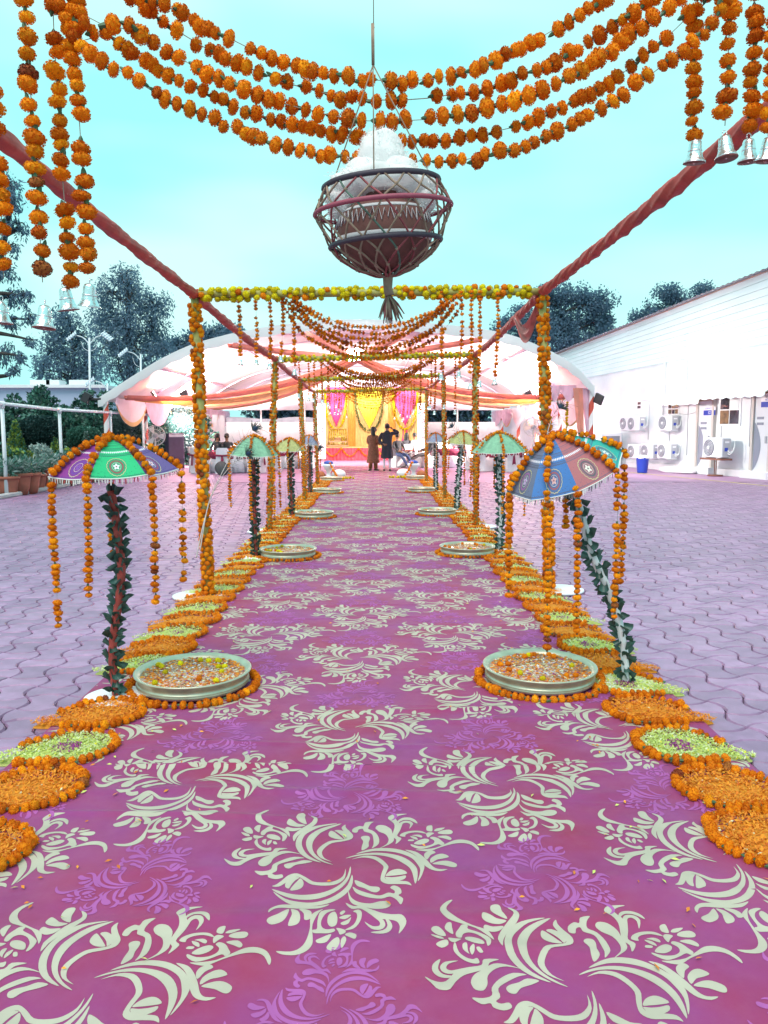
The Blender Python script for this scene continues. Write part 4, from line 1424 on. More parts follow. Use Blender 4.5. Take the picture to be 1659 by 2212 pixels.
# cladding boards
def cz(s): return 4.35 - (s - 8) * .030
NB = 9
for b in range(NB):
    mb = MB(); rows = []
    for i in range(25):
        s = WL * i / 24
        z0 = cz(s) + (roof_z(s) - cz(s)) * b / NB; z1 = cz(s) + (roof_z(s) - cz(s)) * (b + 1) / NB - .005
        rows.append([wp(s, .020 + .018, z0), wp(s, .028, z1), wp(s, -.02, z1)])
    mb.grid(rows, 0, False)
    mb.build('cladding_board', m_clad, bld)
mb = MB()
rows = []
for i in range(260):
    s = WL * i / 259
    w = .035 if i % 2 else 0
    rows.append([wp(s, .22, roof_z(s) + .02 + w), wp(s, -5.5, roof_z(s) + .75 + w)])
mb.sheet(rows, (0, 0, -.012), 0, False)
mb.build('roof', m_roof, bld)
mb = MB()
mb.tube([wp(0, .16, roof_z(0) - .05), wp(WL, .16, roof_z(WL) - .05)], .025, 6)
mb.build('gutter', M('gutter_rust', (.30, .16, .15), .7), bld)
for u, v0, v1 in ((1434, 590, 905), (1481, 782, 850)):
    s = hit(u)
    MB().tube([wp(s, .06, wall_z(u, v1)), wp(s, .06, min(cz(s), wall_z(u, v0)))], .035, 8).build('pipe', m_pipe, bld)
# skirting ledge
mb = MB()
mb.box(wp(WL / 2, .06, .12), (WL, .12, .24), 0, WR)
mb.build('plinth', m_wall, bld)
def wall_box(u0, u1, v0, v1, out, th, mat, name, par, inset=0):
    s0, s1 = hit(u0), hit(u1)
    um = (u0 + u1) / 2
    z1, z0 = wall_z(um, v0), wall_z(um, v1)
    mb = MB().box(wp((s0 + s1) / 2, out, (z0 + z1) / 2), (abs(s1 - s0), th, z1 - z0), 0, WR)
    return mb.build(name, mat, par), (s0 + s1) / 2, abs(s1 - s0), z0, z1
def door(u0, u1, v0, v1):
    s0, s1 = hit(u0), hit(u1); sm = (s0 + s1) / 2; w = abs(s1 - s0); um = (u0 + u1) / 2
    z1, z0 = wall_z(um, v0), .24
    d = MB().box(wp(sm, .05, (z0 + z1) / 2), (w, .06, z1 - z0), 0, WR).build('door', m_door, bld)
    fr = MB()
    for q in (-1, 1): fr.box(wp(sm + q * (w / 2 + .05), .07, (z0 + z1) / 2 + .02), (.10, .14, z1 - z0 + .05), 0, WR)
    fr.box(wp(sm, .07, z1 + .04), (w - .004, .138, .08), 0, WR)
    fr.build('frame', m_frame, d)
    rows = []
    for i in range(15):
        t = i / 14
        x = .02 + (.46 * math.sin(PI * t) ** .8) * w * .9
        zz_ = z0 + .03 + (z1 - z0) * .62 * t
        far_side = sm + w / 2 - .02
        rows.append([wp(far_side, .084, zz_), wp(far_side - x, .084, zz_)])
    MB().sheet(rows, tuple(WN * .004), 0, False).build('inlay', m_door_d, d)
    for q in range(2):
        MB().box(wp(sm + w * .12, .088, z1 - .75 - .18 * q), (w * .42, .012, .08), 0, WR).build('vent', m_door_d, d)
    MB().box(wp(sm - w * .30, .10, z0 + 1.0), (.05, .05, .22), 0, WR).build('handle', m_ac_grey, d)
    MB().box(wp(sm, .18, .12), (w + .5, .34, .236), 0, WR).build('door_step', m_wall, d)
    return sm, w, z0, z1
D1 = door(1513, 1543, 868, 1012)
D2 = door(1634, 1668, 852, 1022)
door(1800, 1850, 830, 1060)
def text_on(parent, name, txt, s, z, size, mat, out):
    cu = bpy.data.curves.new(name, 'FONT')
    cu.body = txt; cu.size = size; cu.align_x = 'CENTER'; cu.align_y = 'CENTER'; cu.extrude = .002
    tmp = bpy.data.objects.new(name, cu); COL.objects.link(tmp)
    me = bpy.data.meshes.new_from_object(tmp)
    bpy.data.objects.remove(tmp)
    me.materials.clear(); me.materials.append(mat)
    m4 = Matrix((-WD, Vector((0, 0, 1)), WN)).transposed().to_4x4()
    m4.translation = wp(s, out, z)
    me.transform(m4)
    return put(name, me, parent)
def plate(label, s, z, w, top, bot):
    o = empty('door_sign', wp(s, .1, z))
    tag(o, label, 'sign', 'blue number plates over the doors')
    MB().box(wp(s, .105, z - .085), (w, .014, .17), 0, WR).build('plate', m_blue, o)
    MB().box(wp(s, .105, z + .062), (w, .014, .12), 0, WR).build('strip', m_sign_w, o)
    if bot: text_on(o, 'lettering', bot, s, z - .085, .15, m_sign_w, .113)
    text_on(o, 'lettering', top, s, z + .060, .085, m_blue, .113)
plate('blue and white sign reading DORMITORY 12 over the first grey door', D1[0] - .22, wall_z(1524, 887), .62, 'DORMITORY', '12')
plate('blue sign reading ROOM at the right picture edge over the second door', D2[0] - .25, wall_z(1645, 869), .62, 'ROOM', '')
# windows
def window(u0, u1, v0, v1, cols, mats):
    s0, s1 = hit(u0), hit(u1); sm = (s0 + s1) / 2; w = abs(s1 - s0); um = (u0 + u1) / 2
    z1, z0 = wall_z(um, v0), wall_z(um, v1)
    o = MB().box(wp(sm, .012, (z0 + z1) / 2), (w + .10, .05, z1 - z0 + .10), 0, WR).build('window', m_sign_w, bld)
    for c in range(cols):
        for r_ in range(2):
            MB().box(wp(sm + w / 2 - w * (c + .5) / cols, .045, z0 + (z1 - z0) * (.25 + .5 * r_)), (w / cols - .06, .03, (z1 - z0) / 2 - .04), 0, WR).build('pane', mats[(c + r_) % len(mats)], o)
window(1444, 1466, 872, 895, 3, [m_brownpane, m_glass])
window(1556, 1598, 854, 917, 2, [m_brownpane, m_glass, m_clad])
window(1377, 1385, 868, 884, 1, [m_glass])
# awnings of scalloped sheet
def awning(u0, u1, v, label):
    s0, s1 = hit(u0), hit(u1)
    if s0 > s1: s0, s1 = s1, s0
    um = (u0 + u1) / 2
    z = wall_z(um, v)
    o = empty('awning', wp((s0 + s1) / 2, 0, z))
    tag(o, label, 'awning', 'scalloped awnings over the doors')
    n_ = 60
    rows, rows2 = [], []
    for i in range(n_ + 1):
        s = s0 + (s1 - s0) * i / n_
        w = .05 * abs(math.sin(PI * i / n_ * 7))
        rows.append([wp(s, .02, z + .42), wp(s, .55, z + .16), wp(s, .85, z), wp(s, .86, z - .10 - w)])
        rows2.append([wp(s, .83, z - .08 - w), wp(s, .82, z - .01), wp(s, .54, z + .14), wp(s, .03, z + .40)])
    MB().grid(rows).build('awning_sheet', m_awn, o)
    MB().grid(rows2).build('lining', m_awn_u, o)
    br_ = MB()
    for s in (s0 + .05, s1 - .05): br_.tube([wp(s, .02, z + .05), wp(s, .80, z - .03)], .02, 5)
    br_.build('bracket', m_rust, o)
awning(1446, 1553, 868, 'scalloped awning over the first grey door beside the stacked air conditioners')
awning(1558, 1700, 852, 'scalloped awning at the right picture edge over the window and second door')
# outdoor air-conditioner units
def make_ac(name):
    o = bpy.data.objects.new(name, None); COL.objects.link(o); o.empty_display_size = .1
    w, d, h = .82, .30, .56                     # x along the wall, y out, z up; fan looks along +y
    MB().box((0, 0, h / 2), (w, d, h), 0, None, .018).build('casing', m_ac, o)
    mb = MB().lathe([(.0001, 0), (.225, 0), (.235, .012), (.225, .02), (.21, .012), (.0001, .01)], 28, (.13, d / 2 + .001, h / 2), 0, True, Matrix.Rotation(-PI / 2, 3, 'X'))
    mb.build('fan_grill', m_grill, o)
    gb = MB()
    for q in range(5):
        r_ = .04 + .042 * q
        gb.tube([(.13 + r_ * math.cos(2 * PI * k / 20), d / 2 + .026, h / 2 + r_ * math.sin(2 * PI * k / 20)) for k in range(21)], .004, 4, 0, False)
    gb.build('grill_rings', m_ac, o)
    MB().lathe([(.0001, .03), (.05, .028), (.055, .018)], 14, (.13, d / 2, h / 2), 0, True, Matrix.Rotation(-PI / 2, 3, 'X')).build('hub', m_ac, o)
    sp_ = MB().box((-w / 2 - .006, -.02, h / 2), (.014, d * .8, h * .9), 0)
    sp_.build('side_panel', m_ac_grey, o)
    MB().box((-w / 2 - .016, -.02, h * .78), (.008, d * .45, .05), 0).build('label_plate', m_sign_w, o)
    MB().box((-w / 2 - .016, .0, h * .42), (.008, .10, .10), 0).build('valve_cover', m_blue, o)
    bk = MB()
    for q in (-.25, .25): bk.box((q, -.05, -.02), (.04, d + .14, .035))
    bk.build('bracket', m_pipe, o)
    pv = MB()
    for q in range(2):
        pv.tube(catmull([(-w / 2 - .02, -.05, .14 + .06 * q), (-w / 2 - .12, -.04, .10 + .06 * q), (-w / 2 - .16, -.12, .22), (-w / 2 - .14, -.18, .5)], 6), .014, 6)
    pv.build('refrigerant_pipe', m_pipe, o)
    return o
acz = math.atan2(WD.y, WD.x)
ACR = math.atan2(WN.y, WN.x) - PI / 2
acp = make_ac('air_conditioner')
acs = [(1374, 910, 'upper row, at the far end'), (1392, 910, 'upper row, second from the far end'), (1462, 910, 'upper row, nearest the first door'),
       (1394, 970, 'lower row, beside the cooler and bin'), (1424, 970, 'lower row, in the middle'), (1462, 970, 'lower row, nearest the first door')]
for i, (u, v, w) in enumerate(acs):
    s = hit(u)
    p = wp(s, .38, 0)
    z = EYE.z + (VH - (v + 20)) / FOC * p.y
    lab = 'white air conditioner on the wall, %s' % w
    if i == 0:
        acp.location = (p.x, p.y, z); acp.rotation_euler = (0, 0, ACR)
        tag(acp, lab, 'air conditioner', 'air conditioners on the wall')
    else: copy_tree(acp, (p.x, p.y, z), ACR, lab)
s = hit(1580); p = wp(s, .55, 0)
big = copy_tree(acp, (p.x, p.y, EYE.z + (VH - 988) / FOC * p.y), ACR, 'large grey air conditioner on a metal stand between the two doors', None, 1.18)
st = MB()
zb = EYE.z + (VH - 988) / FOC * p.y
st.box((p.x, p.y, zb - .05), (1.1, .42, .06), 0, Matrix.Rotation(ACR, 3, 'Z'))
for q in (-.04, .04): st.tube([p + WD * q + Vector((0, 0, zb - .06)), p + WD * q + Vector((0, 0, .05))], .018, 6)
st.lathe([(.0001, .05), (.24, .045), (.25, .004)], 20, (p.x, p.y, .0))
tag(st.build('stand', m_rust), 'rusty pedestal stand under the large grey air conditioner', 'stand')
# desert cooler, bin, sack, hose
s = hit(1338); p = wp(s, .75, 0)
o = empty('air_cooler', p)
tag(o, 'white desert cooler with dark grills standing left of the blue bin', 'cooler')
RT = WR
cb = MB().box(p + Vector((0, 0, .72)), (1.35, 1.0, 1.40), 0, RT, .03)
cb.build('cabinet', m_ac, o)
for zc in (.50, 1.05):
    MB().box(p + WN * .505 + Vector((0, 0, zc)), (.55, .03, .42), 0, RT).build('grill', m_grill, o)
    MB().box(p - WD * .68 + Vector((0, 0, zc)), (.03, .74, .46), 0, RT).build('grill', m_grill, o)
MB().box(p + Vector((0, 0, .06)), (1.2, .9, .08), 0, RT).build('feet', m_pipe, o)
f = gr(1387, 1022)
o = empty('waste_bin', f)
tag(o, 'blue plastic bin with a white bag over its rim beside the cooler', 'bin')
MB().lathe([(.0001, .01), (.16, .01), (.175, .04), (.225, .53), (.24, .55), (.225, .56), (.21, .50), (.0001, .48)], 24, f).build('bin_body', m_binb, o)
MB().lathe([(.232, .52), (.24, .58), (.20, .62), (.13, .64), (.0001, .60)], 20, f, 0, True, None, 1, 1, lambda i, a: 1 + .06 * math.sin(a * 5 + i)).build('bag', m_white, o)
f = gr(1462, 1021)
mb = MB().lathe([(.0001, 0), (.9, .01), (.98, .06), (.86, .15), (.5, .20), (.0001, .21)], 30, f, 0, True, Matrix.Rotation(acz, 3, 'Z'), 1.0, .42, lambda i, a: 1 + .05 * math.sin(a * 4 + i * 2) + .03 * math.sin(a * 9))
tag(mb.build('sack', m_white), 'flat white sheet sack lying on the ground below the wall units', 'sack')
f = wp(hit(1365), 1.55, 0)
mb = MB()
P = []
for i in range(90):
    a = i * .42
    r_ = .27 - .0012 * i
    P.append(f + WD * (r_ * math.cos(a)) + WN * (.03 * math.sin(i * .21)) + Vector((0, 0, .95 + r_ * math.sin(a))))
P += [P[-1] + Vector((0, 0, -.3)) + WD * .35, f + WD * .3 + Vector((0, 0, .2)), f - WD * .2 + WN * .1 + Vector((0, 0, .03)), f - WD * 1.2 + WN * .1 + Vector((0, 0, .03))]
tag(mb.tube(catmull(P, 2), .018, 6).build('hose', m_pipe), 'coiled pale hose hanging on the front of the desert cooler', 'hose')
# kerb line in the yard
a, b = gr(1325, 1017), gr(1659, 1050)
d = (b - a).normalized(); nrm = Vector((-d.y, d.x, 0)) * .09
mb = MB().grid([[p_ + nrm + Vector((0, 0, .004)), p_ - nrm + Vector((0, 0, .004))] for p_ in (a - d * 2, b + d * 6)], 0, False)
tag(mb.build('yard_line', M('line_yellow', (.50, .40, .20), .8, noise=(3, .3))), kind='structure')
# flood lamp over the wall
m_lamp = M('lamp_glow', (1, 1, 1), .5, emit=((1, .96, .9), 60))
m_black = M('black_casing', (.03, .03, .035), .5)
def lamp(pos, aim, power, label, size=.25, col=(1, .93, .84), glow=True, spread=170):
    o = empty('flood_lamp', pos)
    tag(o, label, 'flood lamp', 'flood lamps')
    d = (Vector(aim) - Vector(pos)).normalized()
    m3 = frame_of(d, 0)
    MB().box(Vector(pos) - d * .05, (size + .06, size + .06, .09), 0, m3).build('lamp_housing', m_black, o)
    MB().box(Vector(pos) + d * .006, (size, size, .012), 0, m3).build('lens', m_lamp, o)
    la = bpy.data.lights.new('flood_light', 'AREA'); la.shape = 'SQUARE'; la.size = size; la.energy = power; la.color = col; la.spread = rad(spread)
    lo_ = bpy.data.objects.new('flood_light', la); COL.objects.link(lo_)
    lo_.location = Vector(pos) + d * .03
    lo_.rotation_euler = (-d).to_track_quat('Z', 'Y').to_euler()
    lo_.parent = o; lo_.matrix_parent_inverse = WORLD_INV[o.name]
    return o

# ================================================================== TENT
m_tent_out = M('tent_white', (.72, .74, .76), .7, noise=(.8, .05), trans=.25)
m_tent_in = M('tent_pink_lining', (.84, .72, .78), .8, noise=(1.2, .08), trans=.2)
m_drape_r = M('drape_coral', (.78, .36, .28), .75, noise=(3, .12), trans=.35)
m_drape_y = M('drape_apricot', (.80, .55, .26), .75, noise=(3, .12), trans=.35)
m_drape_p = M('drape_pink', (.78, .54, .66), .75, noise=(3, .12), trans=.35)
m_rafter = M('tent_rafter', (.52, .38, .52), .5)
m_str_r = M('candy_red', (.55, .08, .05), .6)
m_str_w = M('candy_white', (.78, .76, .76), .6)
TF, TB = 25.2, 44.0
AR = [(212, 862), (250, 838), (300, 806), (350, 776), (410, 748), (470, 730), (550, 712), (640, 699), (745, 692), (850, 694), (950, 702), (1050, 714), (1120, 731), (1206, 769), (1250, 800), (1284, 838)]
arch = [at(u, v, TF) for u, v in AR]
arch = catmull([(p.x, p.z, 0) for p in arch], 3)
arch = [(p.x, p.y) for p in arch]
tent = empty('marquee', ((arch[0][0] + arch[-1][0]) / 2, TF, 0))
tag(tent, 'big white marquee with pink lining and striped poles at the end of the walk', 'tent')
rows = [[Vector((x, y, z)) for x, z in arch] for y in np.linspace(TF, TB, 8)]
MB().grid(rows).build('roof', m_tent_out, tent)
rows = [[Vector((x * .995 - .005, y, z - .06)) for x, z in arch] for y in np.linspace(TF + .04, TB - .02, 8)]
MB().grid(rows).build('lining', m_tent_in, tent)
# white front band with a scalloped lower edge
rows = []
for i, (x, z) in enumerate(arch):
    rows.append([Vector((x, TF - .02, z + .03)), Vector((x, TF - .05, z - .18)), Vector((x, TF - .04, z - .26 - .05 * (i % 2)))])
MB().sheet(rows, (0, .015, 0)).build('front_band', m_tent_out, tent)
for y in (TF + .3, TF + 4, TF + 8, TF + 12, TF + 16):
    MB().tube([Vector((x, y, z - .13)) for x, z in arch], .028, 6).build('rafter', m_rafter, tent)
for q in (8, 16, 29, 37):
    MB().tube([Vector((arch[q][0], TF + .05, arch[q][1] - .12)), Vector((arch[q][0], TB, arch[q][1] - .12))], .035, 6).build('purlin', m_rafter, tent)
def candy(x, y, z, h0=0.0):
    mb = MB()
    n_, nz_ = 12, 40
    vs, fs, mi = [], [], []
    for i in range(nz_ + 1):
        for k in range(n_):
            a = 2 * PI * k / n_ + i * .50
            vs.append((x + .085 * math.cos(a), y + .085 * math.sin(a), h0 + (z - h0) * i / nz_))
    for i in range(nz_):
        for k in range(n_):
            k2 = (k + 1) % n_
            fs.append((i * n_ + k, i * n_ + k2, (i + 1) * n_ + k2, (i + 1) * n_ + k))
            mi.append(0 if (k * 2 // n_) % 2 == 0 else 1)
    mb.add(vs, fs, mi, True)
    return mb.build('striped_pole', [m_str_r, m_str_w], tent)
xl, xr = arch[0][0] + .2, arch[-1][0] - .05
for y in (TF + .1, TF + 4.4, TF + 8.6, TF + 13, TF + 18):
    candy(xl, y, arch[1][1] - .05); candy(xr, y, arch[-2][1] - .05)
# scalloped pink valance along both eaves
def valance(x, sgn, lab):
    y = TF + .3
    k = 0
    while y < TB - 1:
        w = 3.3
        rows = []
        z = arch[1][1] - .05
        for i in range(17):
            t = i / 16
            dp = .22 + .66 * math.sin(PI * t) ** .7
            rows.append([Vector((x + .03 * math.sin(t * 9 + j * 2), y + w * t, z - dp * j / 4)) for j in range(5)])
        MB().sheet(rows, (.01, 0, 0)).build('valance', m_drape_p if k % 3 else m_tent_in, tent)
        if k % 2 == 0:
            rows = [[Vector((x + .03, y + w * t + .0, z - (.22 + .66 * math.sin(PI * t) ** .7) * q_)) for q_ in (.88, 1.05)] for t in [i / 16 for i in range(17)]]
            MB().sheet(rows, (.012 * sgn, 0, 0)).build('valance_trim', m_drape_y, tent)
        y += w; k += 1
valance(xl + .25, 1, 'left'); valance(xr - .25, -1, 'right')
# gathered drapes from the middle of the ceiling to both eaves
hub = at(772, 772, 33.0)
def drape(a, b, sag, w0, w1, mat, th=.02):
    n_, m_ = 22, 9
    rows = []
    side = (b - a).cross(Vector((0, 0, 1))).normalized()
    for i in range(n_ + 1):
        t = i / n_
        c = a.lerp(b, t) - Vector((0, 0, sag * 4 * t * (1 - t)))
        w = w0 + (w1 - w0) * math.sin(PI * t * .9)
        rows.append([c + side * (w * (j / m_ - .5)) + Vector((0, 0, .05 * math.sin(j * 2.3 + .6) * (1 + t) - .10 * math.sin(PI * j / m_))) for j in range(m_ + 1)])
    return MB().sheet(rows, (0, 0, .006)).build('ceiling_drape', mat, tent)
zl = arch[1][1]
for ye, mt, sg in ((TF + .6, m_drape_r, .55), (TF + 1.6, m_drape_y, .75), (TF + 6.5, m_drape_r, .55), (TF + 8, m_drape_y, .6), (TF + 13, m_drape_r, .45), (TF + 14.5, m_drape_y, .45)):
    drape(Vector((xl + .5, ye, zl + .02)), hub, sg, .25, 1.3, mt)
    drape(Vector((xr - .5, ye, zl + .08)), hub, sg, .25, 1.3, mt)
# strips of coral along the ceiling round the hub
for dx, dy in ((-1.6, -6.5), (1.8, -6.5), (-4, -6.5), (4.2, -6.5)):
    xx_ = hub.x + dx
    zz_ = np.interp(xx_, [p[0] for p in arch], [p[1] for p in arch]) - .22
    drape(Vector((xx_, TF + .5, zz_)), hub, .05, .25, .4, m_drape_r)
# closed back: pink cloth above a gap, white sheet below
zt = lambda x: float(np.interp(x, [p[0] for p in arch], [p[1] for p in arch]))
xs_ = np.linspace(arch[0][0], arch[-1][0], 40)
MB().grid([[Vector((x, TB + .04 * math.sin(i * 1.7), 2.62)), Vector((x, TB + .04 * math.sin(i * 1.7), max(2.7, zt(x) - .05)))] for i, x in enumerate(xs_)]).build('back_cloth', m_tent_in, tent)
MB().grid([[Vector((x, TB + .05 * math.sin(i * 2.1), 0)), Vector((x, TB + .05 * math.sin(i * 2.1), 1.95))] for i, x in enumerate(xs_)]).build('back_sheet', m_white, tent)
MB().grid([[Vector((x, TB - .02 + .05 * math.sin(i * 2.1), 1.95)), Vector((x, TB - .04, 2.18 + .06 * math.sin(i * .7)))] for i, x in enumerate(xs_[:20])]).build('grey_sheet', M('grey_tarpaulin', (.30, .30, .36), .7, noise=(2, .2)), tent)
for x in (xs_[6], xs_[12], xs_[27], xs_[33]):
    MB().tube([Vector((x, TB - .08, 0)), Vector((x, TB - .08, zt(x) - .1))], .05, 8).build('back_pole', m_str_w, tent)
# white side sheet on the left rear and pink gathered curtain
rows = [[Vector((xl + .12 * math.sin(i * 1.9), TF + 11 + i * .16, z)) for z in (.05, .8, 1.0, 2.4)] for i in range(14)]
MB().sheet(rows, (.01, 0, 0)).build('side_curtain', m_drape_p, tent)
rows = [[Vector((xl + .3 + .06 * math.sin(i * 1.3), TF + 13.4 + i * .4, z)) for z in (.02, 2.3)] for i in range(14)]
MB().sheet(rows, (.01, 0, 0)).build('side_curtain', m_white, tent)
# right front corner: pink and yellow drapes
cy_ = TF + .1
for (u0, u1, mt) in ((1268, 1282, m_drape_p), (1250, 1262, m_drape_r)):
    rows = []
    for i in range(10):
        t = i / 9
        a, b = at(u0 - 12 * (1 - t), 838 + 110 * t, cy_), at(u1 - 4 * (1 - t), 838 + 110 * t, cy_)
        rows.append([a.lerp(b, j / 5) + Vector((0, .05 * math.sin(j * 2 + i * .3), 0)) for j in range(6)])
    MB().sheet(rows, (0, .012, 0)).build('corner_drape', mt, tent)
for u0, u1 in ((1186, 1212), (1212, 1246)):
    rows = []
    for i in range(9):
        t = i / 8
        p = at(u0 + (u1 - u0) * t, 832, cy_ + .05)
        rows.append([p - Vector((0, .04 * math.sin(i * 2 + j), (.12 + .42 * math.sin(PI * t)) * j / 4)) for j in range(5)])
    MB().sheet(rows, (0, .012, 0)).build('valance', m_drape_p, tent)
# yellow-garlanded side opening of the right eave
for k_, (u, v0, v1) in enumerate(((1226, 845, 948), (1258, 850, 948))):
    garland('entry_garland', [at(u + (8 if k_ else 0), v0, TF + .5), at(u + (14 if k_ else -3), v1, TF + .5)], .07, MIX_Y, 'vlo', '%s yellow flower rope framing the opening at the right tent corner' % ['left', 'right'][k_], 'yellow ropes at the right tent corner', gap=.9)

# ------------------------------------------------------------------ marquee lamps, two of them added to lift the ceiling
lamp(Vector((hub.x, 33.7, hub.z + .12)), at(800, 940, 41.0), 270, 'lamp under the marquee ceiling shining at the stage', .3)
lamp(at(764, 766, 26.7), at(800, 1000, 16.0), 60, 'glaring lamp under the middle of the marquee ceiling', .40)
lamp(Vector((xl + 1.2, 31, 2.9)), Vector((-3, 40, 2.6)), 1300, 'flood lamp on the left eave of the marquee', .3)
lamp(Vector((xr - 1.0, 31, 2.9)), Vector((2, 40, 2.6)), 1300, 'flood lamp on the right eave of the marquee', .3)
pL = at(1279, 862, TF - .1)
lamp(pL + Vector((.25, 0, 0)), wp(hit(1500), 0, 2.8), 110, 'black flood lamp on the right front pole of the marquee, aimed at the wall', .25)
lamp(Vector((xl + 1.0, 27.5, 2.75)), Vector((-4, 28.5, 5.0)), 260, 'added lamp by the left eave brightening the pink marquee ceiling', .3)  # added pair of up-lights, only to brighten the front of the lining
lamp(Vector((xr - 1.0, 27.5, 2.75)), Vector((3, 28.5, 5.0)), 260, 'added lamp by the right eave brightening the pink marquee ceiling', .3)
cbl = MB()
for sA, sB, zA, dr in ((hit(1380), hit(1480), 2.75, .12), (hit(1481), hit(1634), 2.9, .2), (hit(1462), hit(1505), 2.2, .1)):
    cbl.tube([wp(sA + (sB - sA) * q / 14, .03, zA - dr * 4 * (q / 14) * (1 - q / 14)) for q in range(15)], .010, 5)
for u in (1402, 1448, 1487, 1560, 1622):
    s = hit(u); cbl.tube([wp(s, .025, R.uniform(.5, 1.2)), wp(s + .02, .03, 1.9), wp(s, .025, R.uniform(2.5, 3.4))], .012, 5)
cbl.build('cable', m_ac_grey, bld)
# ================================================================== STAGE
m_gold = M('curtain_gold', (.62, .46, .18), .7, noise=(6, .12))
m_gold_o = M('curtain_orange', (.66, .30, .05), .7, noise=(6, .12))
m_pinkc = M('curtain_pink', (.68, .06, .24), .6, noise=(6, .12))
m_yelc = M('curtain_yellow', (.78, .72, .04), .6, noise=(6, .1))
m_skirt = M('stage_skirt_red', (.55, .05, .08), .7, noise=(6, .15))
YS = 38.6
YBK = 41.2
st = empty('stage', at(809, 993, YS))
tag(st, 'low stage with red pleated skirt and gold curtain backdrop', 'stage')
sx0, sx1 = at(700, 990, YS).x, at(925, 990, YS).x
zs = .64
MB().box(((sx0 + sx1) / 2, (YS + YBK + .4) / 2, zs - .03), (sx1 - sx0, YBK + .4 - YS, .06)).build('stage_floor', m_gold, st)
rows = [[Vector((sx0 + (sx1 - sx0) * i / 120, YS - .03 + .03 * math.sin(i * 1.5), z)) for z in (.01, zs - .02)] for i in range(121)]
MB().grid(rows).build('skirt', m_skirt, st)
bx0, bx1 = at(700, 900, YBK).x, at(918, 900, YBK).x
zt_ = 3.75
cx_ = lambda u: at(u, 900, YBK).x
cz_ = lambda v: at(800, v, YBK).z
def pleats(x0, x1, z0, z1, y, mat, n_, amp, name):
    rows = [[Vector((x0 + (x1 - x0) * i / n_, y + amp * math.sin(i * 1.45), z)) for z in (z0, z1)] for i in range(n_ + 1)]
    return MB().grid(rows).build(name, mat, st)
pleats(bx0, bx1, zs, zt_, YBK, m_gold, 150, .035, 'backdrop_curtain')
for u0, u1 in ((752, 768), (839, 854)):
    pleats(cx_(u0), cx_(u1), zs, zt_, YBK - .09, m_gold_o, 18, .035, 'backdrop_strip')
def vee(u0, u1, ug, vg, mat, name):
    """curtain gathered to a point at (ug, vg)"""
    x0, x1, xg, zg = cx_(u0), cx_(u1), cx_(ug), cz_(vg)
    rows = []
    for j in range(15):
        t = j / 14
        row = []
        for i in range(31):
            s_ = i / 30
            xt = x0 + (x1 - x0) * s_
            xb = xg + (xt - xg) * .10
            q = t ** 1.9
            edge = abs(2 * s_ - 1)
            z = zt_ + (zg - zt_) * t + (.18 * edge * t if t > .5 else 0)
            row.append(Vector((xt + (xb - xt) * q, YBK - .16 - .035 * math.sin(i * 1.5) * (1 - .4 * t), z)))
        rows.append(row)
    MB().sheet(rows, (0, .01, 0)).build(name, mat, st)
    return x0, x1, xg, zg
V1 = vee(704, 748, 727, 923, m_pinkc, 'pink_curtain')
V2 = vee(769, 826, 798, 926, m_yelc, 'yellow_curtain')
V3 = vee(850, 900, 875, 922, m_pinkc, 'pink_curtain')
rows = [[Vector((V3[2] + (j / 5 - .5) * (.12 + .3 * t), YBK - .17 - .02 * math.sin(j * 2), V3[3] - t * .85)) for j in range(6)] for t in [i / 6 for i in range(7)]]
MB().sheet(rows, (0, .01, 0)).build('curtain_tail', m_pinkc, st)
m_green_g = M('leaf_garland_green', (.10, .12, .03), .8, island=.4)
def ug(V, label, mix, dz, mat=None):
    x0, x1, xg, zg = V
    P = []
    for i in range(25):
        a = PI * i / 24
        P.append(Vector(((x0 + x1) / 2 - (x1 - x0) / 2 * 1.04 * math.cos(a), YBK - .26, zg + dz + (1 - math.sin(a) ** .75) * 2.0)))
    return garland('stage_garland', P, .085, mix, 'vlo', label, 'flower ropes round the stage curtains', gap=.8, miss=0)
ug(V1, 'yellow flower rope round the left pink stage curtain', MIX_Y, -.10)
MARI.append(m_green_g)
ug(V2, 'dark leafy rope round the yellow stage curtain', [(6, 1.0)], -.10)
ug(V3, 'yellow flower rope round the right pink stage curtain', MIX_Y, -.12)
garland('stage_garland', [Vector((V3[2], YBK - .28, V3[3] - .1)), Vector((V3[2] - .05, YBK - .28, V3[3] - .65))], .07, MIX_Y, 'vlo', 'short yellow tail of flowers under the right pink curtain', 'flower ropes round the stage curtains', gap=.8)
for k in range(6):
    xa = sx0 + (sx1 - sx0) * k / 6; xb = sx0 + (sx1 - sx0) * (k + 1) / 6
    P = [Vector((xa + (xb - xa) * i / 12, YS - .09, zs - .03 - .40 * math.sin(PI * i / 12))) for i in range(13)]
    garland('skirt_garland', P, .05, MIX_A, 'vlo', '%s gold garland loop from the left on the red stage skirt' % ['first', 'second', 'third', 'fourth', 'fifth', 'sixth'][k], 'garland loops on the stage skirt', gap=.9, miss=0)
